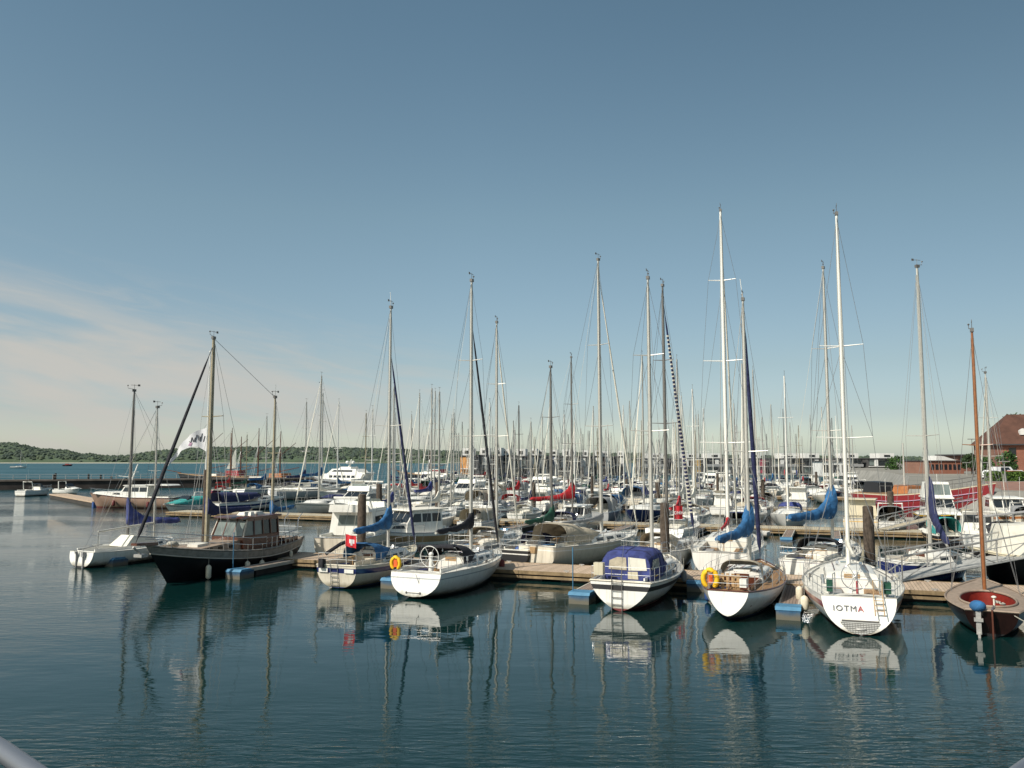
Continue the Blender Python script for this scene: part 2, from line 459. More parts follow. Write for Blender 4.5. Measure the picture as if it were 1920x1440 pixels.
# ------------------------------------------------------------------ hulls
class Hull:
    def __init__(s, L=9, B=3, F=1.0, bowF=1.3, sternF=1.05, wt=0.75, tm=0.42, draft=0.35, sb=0.05, bow=0.9, stern=0.0,
                 kS=2.4, kB=1.3, mS=2.2, mB=1.15, pw=2.1):
        s.__dict__.update(locals())

    def half(s, t):
        if t < s.tm:
            return s.B / 2 * (s.wt + (1 - s.wt) * math.sin(PI / 2 * t / s.tm))
        u = (t - s.tm) / (1 - s.tm)
        return s.B / 2 * max(1 - u ** s.pw, 0.0)

    def sheer(s, t):
        if t < 0.35:
            return s.F + (s.sternF - s.F) * ((0.35 - t) / 0.35) ** 2
        return s.F + (s.bowF - s.F) * ((t - 0.35) / 0.65) ** 1.7

    def bottom(s, t):
        if t < 0.4:
            return lerp(s.sb, -s.draft, math.sin(PI / 2 * t / 0.4))
        return lerp(-s.draft, -0.08, ((t - 0.4) / 0.6) ** 2)

    def P(s, t, z, side=1, off=0.0):
        zs, zb = s.sheer(t), s.bottom(t)
        z = max(z, zb)
        w = min(max((zs - z) / (zs - zb), 0), 1)
        k, m = lerp(s.kS, s.kB, t), lerp(s.mS, s.mB, t)
        y = s.half(t) * max(1 - w ** k, 0) ** (1 / m) + off
        x = s.L * t - s.bow * t ** 4 * w
        if t < 0.3:
            x += s.stern * (1 - t / 0.3) ** 2 * (w if s.stern > 0 else w)
        return Vector((x, side * y, z))

    def build(s, parent, mats, s1=0.16, s2=0.32, boot=0.10, nt=22, name="hull", tmats=None, transom=True):
        """mats: hull, boot and antifouling, stripe"""
        mb = MB()
        tr = MB()
        ts = [i / nt for i in range(nt + 1)]
        for side in (1, -1):
            prev = None
            for i, t in enumerate(ts):
                zs, zb = s.sheer(t), s.bottom(t)
                zz = [zb, lerp(zb, 0, .5), 0.0, boot] + [lerp(boot, zs - s2, q) for q in (.25, .5, .75)] + [zs - s2, zs - s1, zs]
                zz = [max(z, zb) for z in zz]
                cur = [s.P(t, z, side) for z in zz]
                if prev:
                    for j in range(len(cur) - 1):
                        mi = 1 if j < 3 else (2 if j == len(cur) - 3 + 0 and False else 0)
                        if j == 7:
                            mi = 2
                        mb.add([prev[j], cur[j], cur[j + 1], prev[j + 1]], [(0, 1, 2, 3)], mi)
                prev = cur
        zs, zb = s.sheer(0), s.bottom(0)
        zz = [zb, 0.0, boot] + [lerp(boot, zs - s2, q / 6) for q in range(1, 6)] + [zs - s2, zs - s1, zs]
        zz = sorted(max(z, zb) for z in zz)
        # a few more levels near the turn of the bilge so the transom outline is round
        zz = sorted(set([round(z, 4) for z in zz] + [round(lerp(zb, zs, q), 4) for q in (.03, .08, .15)]))
        for a, b in zip(zz, zz[1:]):
            zm = (a + b) / 2
            mi = 1 if zm < boot else (2 if zs - s2 < zm < zs - s1 else 0)
            tr.add([s.P(0, a, 1), s.P(0, a, -1), s.P(0, b, -1), s.P(0, b, 1)], [(0, 1, 2, 3)], mi)
        h = mb.build(name, mats, parent, 50)
        if transom:
            tr.build("transom", tmats or mats, parent, 30)
        else:
            pass
        return h

    def zd(s, x):
        return s.sheer(min(max(x / s.L, 0), 1)) - 0.03

    def hw(s, x):
        return s.half(min(max(x / s.L, 0), 1))

    def deck(s, parent, m, cp=None, n=24, cam=0.08):
        """deck with an optional cockpit hole cp = (x0, x1, half width)"""
        mb = MB()
        xs = sorted(set([s.L * i / n for i in range(n)] + [s.L * 0.995] + ([cp[0], cp[1]] if cp else [])))
        for a, b in zip(xs, xs[1:]):
            xm = (a + b) / 2
            hole = cp and cp[0] < xm < cp[1]

            def row(x):
                h, z = max(s.hw(x) - 0.02, 0.01), s.zd(x)
                if hole:
                    w = min(cp[2], h - 0.1)
                    ys = [h, lerp(h, w, .5), w]
                else:
                    ys = [h * q for q in (1, .66, .33, 0)]
                return [(x, y, z + cam * s.B / 3 * (1 - (y / h) ** 2) * min(1, h)) for y in ys]
            ra, rb = row(a), row(b)
            for side in (1, -1):
                for j in range(len(ra) - 1):
                    q = [ra[j], rb[j], rb[j + 1], ra[j + 1]]
                    mb.add([(p[0], p[1] * side, p[2]) for p in q], [(0, 1, 2, 3)])
        return mb.build("deck", m, parent, 40)

    def cockpit(s, parent, m, cp, depth=0.55, seat='teak', lip=0.14):
        x0, x1, w = cp
        w = min(w, s.hw(x0) - .1)
        z1 = max(s.zd(x0), s.zd(x1)) + 0.06
        zf = z1 - depth
        mb = MB()
        mb.add([(x0, -w, zf), (x1, -w, zf), (x1, w, zf), (x0, w, zf)], [(0, 1, 2, 3)])
        for side in (1, -1):
            mb.box(x0, x1, min(side * w, side * (w + .06)), max(side * w, side * (w + .06)), zf, z1 + lip)
        mb.box(x1, x1 + .06, -w, w, zf, z1 + lip)
        mb.box(x0 - .03, x0 + .03, -w, w, zf, z1 + 0.02)
        mb.build("cockpit", m, parent, 30)
        sb = MB()
        for side in (1, -1):
            a, b = side * (w - .01), side * (w * .45)
            sb.box(x0 + .1, x1 - .03, min(a, b), max(a, b), zf + .01, zf + .34)
        sb.build("bench", seat, parent, 30)
        return zf

    def rail(s, parent, m, r=0.022, name="toe_rail", dz=0.015, t0=0.0, t1=1.0):
        mb = MB()
        for side in (1, -1):
            mb.tube([s.P(lerp(t0, t1, i / 20), s.sheer(lerp(t0, t1, i / 20)) + 0, side) + Vector((0, 0, dz)) for i in range(21)], r, 4)
        if t0 == 0:
            mb.tube([s.P(0, s.sheer(0), 1) + Vector((0, 0, dz)), s.P(0, s.sheer(0), -1) + Vector((0, 0, dz))], r, 4)
        return mb.build(name, m, parent, 40)

    def lifelines(s, parent, r=0.012, h=0.6, gate=True, x0=0.0, x1=0.97, n=7, push=True, two=True):
        g = MB()
        xs = [lerp(x0 + .14, x1 - .12, i / n) for i in range(n + 1)]

        def e(t, dz, side):
            return s.P(t, s.sheer(t), side, -0.06) + Vector((0, 0, dz))
        for side in (1, -1):
            for t in xs:
                g.tube([e(t, 0, side), e(t, h, side)], r, 5)
            for k in ((h, h * .5) if two else (h,)):
                g.tube([e(t, k, side) for t in xs], r * .55, 4)
        g.build("guard_rail", 'steel', parent, 40)
        if push:
            p = MB()
            for k in (h, h * .5):
                pts = [e(lerp(x0 + .14, x0 + .01, i / 4), k, 1) for i in range(5)] + [e(lerp(x0 + .01, x0 + .14, i / 4), k, -1) for i in range(5)]
                p.tube(pts, r, 5)
            for side in (1, -1):
                for t in (x0 + .012, x0 + .07):
                    p.tube([e(t, 0, side), e(t, h, side)], r, 5)
            p.build("stern_rail", 'steel', parent, 40)
        b = MB()
        for k in (h + .04, h * .5):
            pts = [e(lerp(x1 - .12, x1, i / 3), k, 1) for i in range(4)] + [Vector((s.L + .05, 0, s.sheer(1) + k + .02))] + [e(lerp(x1, x1 - .12, i / 3), k, -1) for i in range(4)]
            b.tube(pts, r, 5)
        for side in (1, -1):
            for t in (x1 - .12, x1 - .02):
                b.tube([e(t, 0, side), e(t, h + .04, side)], r, 5)
        b.build("bow_rail", 'steel', parent, 40)


# ------------------------------------------------------------------ fittings
def trunk(parent, H, x0, x1, w, h, m='cabin', wins=(), nose=0.35, door='brownwood', wmat='win', glass=True):
    """coach roof from x0 (aft) to x1, windows (xa, xb) on both sides"""
    def prof(x):
        q = (x - x0) / (x1 - x0)
        hh = h * (1 - 0.25 * q) * (1 if q < .72 else max(0.06, 1 - ((q - .72) / .28) ** 1.5))
        ww = min(w, H.hw(x) - nose)
        return max(ww, .12), hh, H.zd(x) + 0.02

    def side_pt(x, v, sd, off=0):
        ww, hh, z = prof(x)
        return Vector((x, sd * (ww - 0.10 * v + off), z + hh * 0.82 * v))
    mb = MB()
    rings = []
    for i in range(15):
        x = lerp(x0, x1, i / 14)
        ww, hh, z = prof(x)
        half = [(ww, 0), (ww - .10, hh * .82), (ww - .17, hh * .95), (ww * .45, hh + .04), (0, hh + .06)]
        ring = [(x, y, z + q) for y, q in half] + [(x, -y, z + q) for y, q in reversed(half[:-1])]
        rings.append(ring)
    mb.loft(rings, False, False)
    mb.add(rings[0], [tuple(range(len(rings[0])))])
    mb.add(rings[-1], [tuple(range(len(rings[-1])))])
    c = mb.build("cabin", m, parent, 40)
    for xa, xb in wins:
        for sd in (1, -1):
            wb = MB()
            k = 5
            vs = []
            for v in (.28, .80):
                for i in range(k + 1):
                    x = lerp(xa, xb, i / k)
                    if v < .5:
                        x = lerp(xa + .03, xb - .02, i / k)
                    vs.append(side_pt(x, v, sd, .014))
            wb.add(vs, [(i, i + 1, k + 2 + i, k + 1 + i) for i in range(k)])
            wb.build("window", wmat, c, 40)
    ww, hh, z = prof(x0)
    if door:
        d = MB()
        d.box(x0 - .03, x0 - .004, -.3, .3, z - .35, z + hh * .9)
        d.build("companionway", door, c, 0)
        hb = MB()
        hb.box(x0 + .02, x0 + .75, -.34, .34, z + hh + .05, z + hh + .11)
        hb.build("hatch", m, c, 0)
    return c, prof


def hood(parent, x0, x1, w, z0, h, m, zf=None, win=True, name="spray_hood", tip=0.15, back=False, wm='winlit'):
    """canvas hood, open aft at x0, sloping down forward to x1"""
    def arch(x, ww, zb, hh):
        return [Vector((x, ww * math.copysign(abs(math.cos(a)) ** .55, math.cos(a)), zb + hh * math.sin(a) ** .6)) for a in [PI * i / 12 for i in range(13)]]
    zf = z0 if zf is None else zf
    mb = MB()
    rings = [arch(x0, w, z0, h), arch(lerp(x0, x1, .3), w, z0, h * 1.02), arch(lerp(x0, x1, .52), w * .98, z0 + .0, h * .95), arch(x1, w * .85, zf, tip)]
    mb.loft(rings, False, False)
    if back:
        mb.add(rings[0], [tuple(range(13))])
    o = mb.build(name, m, parent, 50)
    if win:
        A, B = rings[2], rings[3]
        for i0, i1 in ((3, 6), (6, 9)):
            wb = MB()
            c0 = [lerp(A[i], B[i], .18) + Vector((.03, 0, .03)) for i in range(i0, i1 + 1)]
            c1 = [lerp(A[i], B[i], .8) + Vector((.03, 0, .03)) for i in range(i0, i1 + 1)]
            k = len(c0)
            wb.add(c0 + c1, [(i, i + 1, k + i + 1, k + i) for i in range(k - 1)])
            wb.build("hood_window", wm, o, 0)
    return o


def mast_set(parent, H, xm, zb, top, m='alu', r=0.085, spr=((.45, .9), (.72, .65)), rake=0.0, wires=True, wr=0.009, boomL=3.5, boomz=2.3,
             cover='blue', furl=None, fr=0.07, fstop=0.97, name="mast", vane=True, foreT=0.99, back=True, boomang=0.0, covh=1.0, boomdrop=0.0, boom=True,
             fore=True, ant=0.0, spare=None, frmat2=None, chain=None):
    tip = Vector((xm - rake, 0, top))
    foot = Vector((xm, 0, zb))

    def on(q):
        return foot.lerp(tip, q)
    mb = MB()
    r = r * .88
    mb.tube([on(0), on(.5), on(.85), on(1)], [r, r, r * .85, r * .6], 8, sq=1.35)
    ms = mb.build(name, m, parent, 60)
    for q, l in spr:
        p = on(q)
        for sd in (1, -1):
            MB().tube([p, p + Vector((-l * .16, sd * l, .04))], [r * .34, r * .2], 5).build("spreader", m, ms, 60)
    if vane:
        v = MB()
        v.tube([tip, tip + Vector((0, 0, .42))], .012, 4)
        v.tube([tip + Vector((-.28, 0, .36)), tip + Vector((.22, 0, .36))], .012, 4)
        v.tube([tip + Vector((0, 0, .1)), tip + Vector((.4, .1, .14)), tip + Vector((.42, .1, .3))], .012, 4)
        v.box(tip.x - .34, tip.x - .2, -.006, .006, tip.z + .3, tip.z + .42)
        v.ell((tip.x + .42, .1, tip.z + .32), .05, .05, .04, 6, 4)
        v.build("wind_vane", 'alud', ms, 40)
        lt = MB()
        lt.box(tip.x - .1, tip.x + .12, -.07, .07, tip.z - .05, tip.z + .1)
        lt.build("masthead_light", 'alud', ms, 0)
    if ant:
        MB().tube([tip, tip + Vector((.12, .12, ant))], .014, 4).build("antenna", 'whitemast', ms, 0)
    if wires:
        w = MB()
        tc = (xm - .12) / H.L
        ch = H.P(tc, H.sheer(tc), 1, -.05)
        for sd in (1, -1):
            c = Vector((ch.x, sd * ch.y, ch.z))
            pts = [on(.985)]
            for q, l in sorted(spr, reverse=True):
                pts.append(on(q) + Vector((-l * .16, sd * l, .04)))
            w.tube(pts + [c], wr, 3)
            if spr:
                w.tube([on(min(q for q, l in spr) - .01), c + Vector((.35, 0, 0))], wr, 3)
                w.tube([on(min(q for q, l in spr) - .01), c + Vector((-.45, 0, 0))], wr, 3)
                if len(spr) > 1:
                    w.tube([on(max(q for q, l in spr) - .01), on(min(q for q, l in spr)) + Vector((-.14 * 1, sd * min(spr)[1], .04))], wr, 3)
        w.build("shrouds", 'wire', parent, 0)
        if back:
            MB().tube([on(1), Vector((H.L * .01, 0, H.sheer(0) + .05))], wr, 3).build("backstay", 'wire', parent, 0)
        w = MB()
        for dx, dy in ((.14, .05), (-.12, .06), (-.16, -.05)):
            w.tube([on(.97) + Vector((dx * .6, dy, 0)), on(.03) + Vector((dx, dy * 1.6, 0))], wr * .9, 3)
        w.build("halyards", 'rope', parent, 0)
    if fore:
        a, b = Vector((H.L * foreT, 0, H.sheer(1) + .08)), on(fstop)
        if furl:
            f = MB()
            q = [0.0, .03, .06, .3, .6, .88, .93, 1.0]
            rr = [.015, .02, fr, fr * 1.15, fr * .95, fr * .6, .02, .014]
            f.tube([a.lerp(b, k) for k in q], rr, 7)
            f.build("furled_sail", furl, parent, 60)
            if frmat2:
                f2 = MB()
                for i in range(46):
                    k = .1 + .76 * i / 46
                    rad = fr * 1.25 * (1 - .45 * max(0, k - .3))
                    f2.tube([a.lerp(b, k), a.lerp(b, k + .006)], rad, 6)
                f2.build("sail_lashing", frmat2, parent, 0)
        else:
            MB().tube([a, b], wr, 3).build("forestay", 'wire', parent, 0)
    if boom:
        bz = boomz
        p = on((bz - zb) / (top - zb))
        ca, sa = math.cos(boomang), math.sin(boomang)
        e = p + Vector((-boomL * ca, -boomL * sa, -boomdrop))
        mb = MB()
        mb.tube([p, e], .06, 6)
        mb.build("boom", m if m != 'whitemast' else 'alu', parent, 60)
        if cover:
            f = MB()
            rings = []
            K = 26
            for i in range(K + 1):
                q = i / K
                c = p.lerp(e, q * .97) + Vector((.1 * (1 - q), 0, 0))
                topz = (.15 + .18 * math.exp(-q * 2.0) + .66 * math.exp(-(q / .15) ** 1.2)) * covh
                botz = -.09 - .03 * math.sin(q * 17)
                hw_ = (.085 + .07 * math.exp(-q * 3)) * (1 + .12 * math.sin(q * 23 + 1)) * max(covh, .7)
                cz, hz = (topz + botz) / 2, (topz - botz) / 2
                if i == K:
                    hz *= .5
                tie = .80 if (i % 5 == 3) else 1.0
                rw = rnd.uniform
                rings.append([c + Vector((rw(-.02, .02), hw_ * tie * math.cos(a) * rw(.86, 1.12), cz + hz * (1 - (1 - tie) * .35) * math.sin(a) * rw(.94, 1.05))) for a in [2 * PI * j / 10 for j in range(10)]])
            f.loft(rings, True, True)
            f.build("sail_cover", cover, parent, 60)
        if wires:
            MB().tube([e, tip], wr * .8, 3).build("topping_lift", 'rope', parent, 0)
    return ms


def wheel(parent, x, z, R=0.42, m='whitemast'):
    mb = MB()
    mb.arc((x, 0, z), R, .02, (0, 1, 0), (0, 0, 1), 0, 2 * PI, 22)
    for i in range(6):
        a = PI * i / 3
        mb.tube([(x, 0, z), (x, R * math.cos(a), z + R * math.sin(a))], .01, 4)
    o = mb.build("steering_wheel", m, parent, 60)
    b = MB()
    b.tube([(x + .14, 0, z - .75), (x + .14, 0, z + .05)], [.13, .09], 8)
    b.ell((x + .14, 0, z + .1), .12, .12, .1)
    b.build("binnacle", 'cabin', parent, 60)
    return o


def ladder(parent, H, y=0.0, z1=1.5, z0=-0.1, w=0.2, n=5, m='steel'):
    mb = MB()
    def q(z):
        zz = min(max(z, H.bottom(0)), H.sheer(0))
        return H.P(0, zz).x - 0.06
    for sd in (-1, 1):
        mb.tube([(q(z0), y + sd * w, z0), (q(.5), y + sd * w, .5), (q(z1), y + sd * w, z1)], .018, 5)
    for i in range(n):
        z = lerp(z0 + .08, z1 - .35, i / (n - 1))
        mb.tube([(q(z), y - w, z), (q(z), y + w, z)], .018, 5)
    return mb.build("boarding_ladder", m, parent, 60)


def text_on(parent, txt, loc, rot, size, m, name="lettering", bold=0.0):
    cu = bpy.data.curves.new(name, 'FONT')
    cu.body = txt
    cu.size = size
    cu.align_x = 'CENTER'
    cu.align_y = 'CENTER'
    cu.extrude = 0.004
    cu.space_character = 1.18
    cu.offset = bold
    cu.materials.append(M[m])
    tmp = bpy.data.objects.new(name, cu)
    me = bpy.data.meshes.new_from_object(tmp)
    me.name = name
    bpy.data.objects.remove(tmp)
    o = bpy.data.objects.new(name, me)
    COL.objects.link(o)
    o.parent = parent
    o.location, o.rotation_euler = loc, rot
    return o


def world_of(root, p):
    r = root.rotation_euler[2]
    x, y = p[0], p[1]
    return Vector((root.location.x + x * math.cos(r) - y * math.sin(r), root.location.y + x * math.sin(r) + y * math.cos(r), root.location.z + p[2]))


def fender(root, H, t, side, label, m='fend', r=.12, l=.55, drop=.25, group=None):
    e = H.P(t, max(H.sheer(t) - drop, .1), side, r + .02)
    t_ = thing("fender", label, "fender", world_of(root, (e.x, e.y, e.z - l)), root.rotation_euler[2], group)
    b = MB()
    b.tube([(0, 0, 0), (0, 0, .06), (0, 0, .12), (0, 0, l - .12), (0, 0, l - .05), (0, 0, l)], [r * .3, r * .8, r, r, r * .75, r * .25], 9)
    b.build("body", m, t_, 60)
    MB().tube([(0, 0, l - .02), (0, 0, l + drop + .35)], .012, 4).build("line", 'rope', t_, 0)
    return t_


def horseshoe(root, p, label, m='yellow', R=.24, r=.085, face=PI, bag=True):
    o = thing("lifebuoy", label, "lifebuoy", world_of(root, p), root.rotation_euler[2])
    b = MB()
    pts = [(-.02, R * math.cos(a) * .9, R * 1.15 * math.sin(a)) for a in [math.radians(-60 + 300 * i / 16) for i in range(17)]]
    b.tube(pts, [r * .7] + [r] * 15 + [r * .7], 8)
    b.build("ring", m, o, 60)
    c = MB()
    c.box(-.05, .05, -.09, .09, -.16, .17)
    c.build("line_bag", 'orange', o, 0)
    return o


def ensign(root, p, h, fw, fh, colors, label, lean=.25, text=None, droop=.35):
    """flag on a short staff; colors are horizontal bands top to bottom"""
    o = thing("ensign_flag", label, "flag", world_of(root, p), root.rotation_euler[2])
    tip = Vector((-h * lean, 0, h))
    MB().tube([(0, 0, 0), tip], .016, 5).build("staff", 'whitemast', o, 0)
    f = MB()
    n = 10
    def pt(i, v):
        q = i / n
        return tip * (1 - v * fh / h) + Vector((-.05 * math.sin(q * 7 + v), -(q * fw) * .85 + 0, -droop * q * fw)) + Vector((.06 * math.sin(q * 9 + v * 2), 0, 0))
    k = len(colors)
    for b in range(k):
        for i in range(n):
            f.add([pt(i, b / k), pt(i + 1, b / k), pt(i + 1, (b + 1) / k), pt(i, (b + 1) / k)], [(0, 1, 2, 3)], b)
    f.build("cloth", colors, o, 60)
    return o


def clutter(parent, H, seed, x0, x1, cab=None, cp=None):
    """the small things that fill a sailing yacht's deck"""
    r_ = random.Random(seed)
    for q in (.04, .5, .93):                       # mooring cleats on both sides
        for sd in (1, -1):
            e = H.P(q, H.sheer(q), sd, -.12)
            MB().box(e.x - .12, e.x + .12, e.y - .025, e.y + .025, e.z + .03, e.z + .07).build("cleat", 'steel', parent, 0)
    for sd in (1, -1):                             # genoa tracks and blocks
        m = MB()
        m.tube([(x, sd * (H.hw(x) - .28), H.zd(x) + .06) for x in [lerp(x0, x1, i / 6) for i in range(7)]], .018, 4)
        b = lerp(x0, x1, .35)
        m.box(b - .08, b + .08, sd * (H.hw(b) - .28) - .04, sd * (H.hw(b) - .28) + .04, H.zd(b) + .05, H.zd(b) + .17)
        m.build("genoa_track", 'alud', parent, 0)
    if cab:
        ca, cb, w, h = cab                         # handholds, ventilators, lines led aft, a hatch
        for sd in (1, -1):
            m = MB()
            n = 5
            pts = []
            for i in range(n):
                x = lerp(ca + .5, cb - 1.0, i / (n - 1))
                z = H.zd(x) + h * (1 - .25 * (x - ca) / (cb - ca))
                m.tube([(x, sd * w * .62, z - .03), (x, sd * w * .62, z + .08)], .018, 4)
                pts.append((x, sd * w * .62, z + .08))
            m.tube(pts, .02, 5)
            m.build("handhold", 'brownwood', parent, 0)
            x = lerp(ca, cb, .55)
            z = H.zd(x) + h * .85
            v = MB()
            v.tube([(x, sd * w * .45, z), (x, sd * w * .45, z + .16), (x - .1, sd * w * .45, z + .2)], [.05, .05, .075], 7)
            v.build("ventilator", 'steel', parent, 60)
        for k in range(3):
            m = MB()
            y = (-.25, .2, .3)[k]
            m.tube([(lerp(ca, cb, .62), y * .5, H.zd(cb) + h * .8), (ca + .3, y, H.zd(ca) + h + .07), (ca - .02, y, H.zd(ca) + h + .05)], .012, 4)
            m.build("control_line", ('rope', 'blue', 'red')[k], parent, 0)
        x = lerp(ca, cb, .78)
        MB().box(x - .25, x + .25, -.25, .25, H.zd(x) + h * .62, H.zd(x) + h * .75).build("deck_hatch", 'winlit', parent, 0)
    x = H.L * .86
    MB().box(x - .22, x + .22, -.22, .22, H.zd(x) + .06, H.zd(x) + .11).build("fore_hatch", 'winlit', parent, 0)
    if cp:
        for sd in (1, -1):
            m = MB()
            x = lerp(cp[0], cp[1], .7)
            m.arc((x, sd * (cp[2] + .04), H.zd(x) + .10), .11, .03, (1, 0, 0), (0, 0, 1), 0, 2 * PI, 10)
            m.tube([(x, sd * (cp[2] + .02), H.zd(x) + .2), (x + .05, sd * (cp[2] - .05), H.zd(x) - .1)], .02, 4)
            m.build("coiled_rope", 'rope', parent, 60)
        a, b = lerp(cp[0], cp[1], .3), lerp(cp[0], cp[1], .62)
        z = H.zd(cp[0]) + .06 - .55 + .36
        m = MB()
        m.box(a, b, cp[2] * .5, cp[2] - .04, z, z + .08)
        m.build("cushion", r_.choice(['navy', 'blue', 'greycan']), parent, 0)
        m = MB()
        m.tube([((a + b) / 2, 0, z - .3), ((a + b) / 2, 0, z + .45)], .03, 5)
        m.box((a + b) / 2 - .3, (a + b) / 2 + .3, -.06, .06, z + .45, z + .48)
        m.build("cockpit_table", 'brass', parent, 0)



def moor(a, b, label, sag=.25):
    a, b = Vector(a), Vector(b)
    pts = [a.lerp(b, i / 8) - Vector((0, 0, sag * 4 * (i / 8) * (1 - i / 8))) for i in range(9)]
    o = MB().tube([p - a for p in pts], .016, 4).build("mooring_line", 'rope', None, 60)
    o.location = a
    return tag(o, label, "rope", "mooring lines")


exec_parts = []
# ================================================================== SETTING
# water ------------------------------------------------------------
def make_water():
    m, ns, lk, p = new_mat("harbour_water")
    tc = ns.new("ShaderNodeTexCoord")
    sp = ns.new("ShaderNodeSeparateXYZ")
    lk.new(tc.outputs["Object"], sp.inputs[0])

    def noise(sx, sy, scale, det, rough=.5, dist=0.0):
        mp = ns.new("ShaderNodeMapping")
        mp.inputs["Scale"].default_value = (sx, sy, 1)
        mp.inputs["Rotation"].default_value = (0, 0, math.radians(12))
        lk.new(tc.outputs["Object"], mp.inputs[0])
        n = ns.new("ShaderNodeTexNoise")
        n.inputs["Scale"].default_value = scale
        n.inputs["Detail"].default_value = det
        n.inputs["Roughness"].default_value = rough
        n.inputs["Distortion"].default_value = dist
        lk.new(mp.outputs[0], n.inputs["Vector"])
        return n.outputs["Fac"]

    def math_(op, a, b=None, c=None):
        n = ns.new("ShaderNodeMath")
        n.operation = op
        for i, v in enumerate((a, b, c)):
            if v is None:
                continue
            if isinstance(v, (int, float)):
                n.inputs[i].default_value = v
            else:
                lk.new(v, n.inputs[i])
        return n.outputs[0]
    rip = noise(.42, 1.5, 2.8, 3.2, .55, .35)          # short ripples, long crests
    rip2 = noise(.8, 1.6, 7.0, 3, .5, .2)
    swell = noise(.6, 1.0, .45, 3, .5)
    patch = noise(1.0, 1.6, .045, 3, .5)
    pr = ns.new("ShaderNodeMapRange")
    pr.inputs[1].default_value, pr.inputs[2].default_value = .40, .62
    pr.inputs[3].default_value, pr.inputs[4].default_value = .22, 1.5
    lk.new(patch, pr.inputs[0])
    # nearest the quay the surface is more broken, the lee of the boats is calm, the open fjord choppy
    near = ns.new("ShaderNodeMapRange")
    near.inputs[1].default_value, near.inputs[2].default_value = 14, 24
    near.inputs[3].default_value, near.inputs[4].default_value = 2.5, .22
    lk.new(sp.outputs["Y"], near.inputs[0])
    far = ns.new("ShaderNodeMapRange")
    far.inputs[1].default_value, far.inputs[2].default_value = 60, 190
    far.inputs[3].default_value, far.inputs[4].default_value = 0, 5.5
    lk.new(sp.outputs["Y"], far.inputs[0])
    left = ns.new("ShaderNodeMapRange")
    left.inputs[1].default_value, left.inputs[2].default_value = -4, -30
    left.inputs[3].default_value, left.inputs[4].default_value = 0, .6
    lk.new(sp.outputs["X"], left.inputs[0])
    amp = math_('ADD', math_('ADD', near.outputs[0], far.outputs[0]), left.outputs[0])
    h = math_('MULTIPLY', rip, .022)
    h = math_('ADD', h, math_('MULTIPLY', rip2, .0016))
    h = math_('MULTIPLY', h, math_('MULTIPLY', amp, pr.outputs[0]))
    h = math_('ADD', h, math_('MULTIPLY', swell, .026))
    bp = ns.new("ShaderNodeBump")
    bp.inputs["Strength"].default_value = 1
    bp.inputs["Distance"].default_value = 1
    lk.new(h, bp.inputs["Height"])
    lk.new(bp.outputs[0], p.inputs["Normal"])
    chop_sky = ns.new("ShaderNodeMapRange")
    chop_sky.inputs[1].default_value, chop_sky.inputs[2].default_value = 110, 230
    lk.new(sp.outputs["Y"], chop_sky.inputs[0])
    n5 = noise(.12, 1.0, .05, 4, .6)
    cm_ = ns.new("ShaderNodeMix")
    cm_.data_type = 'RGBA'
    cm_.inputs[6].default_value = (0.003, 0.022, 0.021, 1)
    cm_.inputs[7].default_value = (0.012, 0.075, 0.095, 1)  # teal put into the base colour for higher sky mirrored by far waves
    lk.new(chop_sky.outputs[0], cm_.inputs[0])
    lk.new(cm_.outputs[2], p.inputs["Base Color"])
    lk.new(math_('ADD', math_('MULTIPLY', chop_sky.outputs[0], math_('ADD', math_('MULTIPLY', n5, .5), .12)), .015), p.inputs["Roughness"])
    lk.new(math_('SUBTRACT', .5, math_('MULTIPLY', chop_sky.outputs[0], .22)), p.inputs["Specular IOR Level"])
    p.inputs["IOR"].default_value = 1.333
    mb = MB()
    mb.poly([(-14000, -600, 0), (14000, -600, 0), (14000, 16000, 0), (-14000, 16000, 0)])
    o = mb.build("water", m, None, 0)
    tag(o, None, None, None, "structure")


make_water()


# far shore ---------------------------------------------------------
RIDGE = [(-400, 826), (0, 833), (30, 834), (50, 839), (70, 844), (125, 847), (150, 855), (170, 854), (200, 859), (240, 858), (260, 854), (290, 849), (340, 845), (400, 842), (500, 842),
         (640, 843), (760, 846), (860, 850), (1000, 853), (1200, 854), (1240, 857), (1400, 858), (1700, 861), (2300, 862)]


def ridge(px):
    for (a, ya), (b, yb) in zip(RIDGE, RIDGE[1:]):
        if a <= px <= b:
            return lerp(ya, yb, (px - a) / (b - a))
    return 860


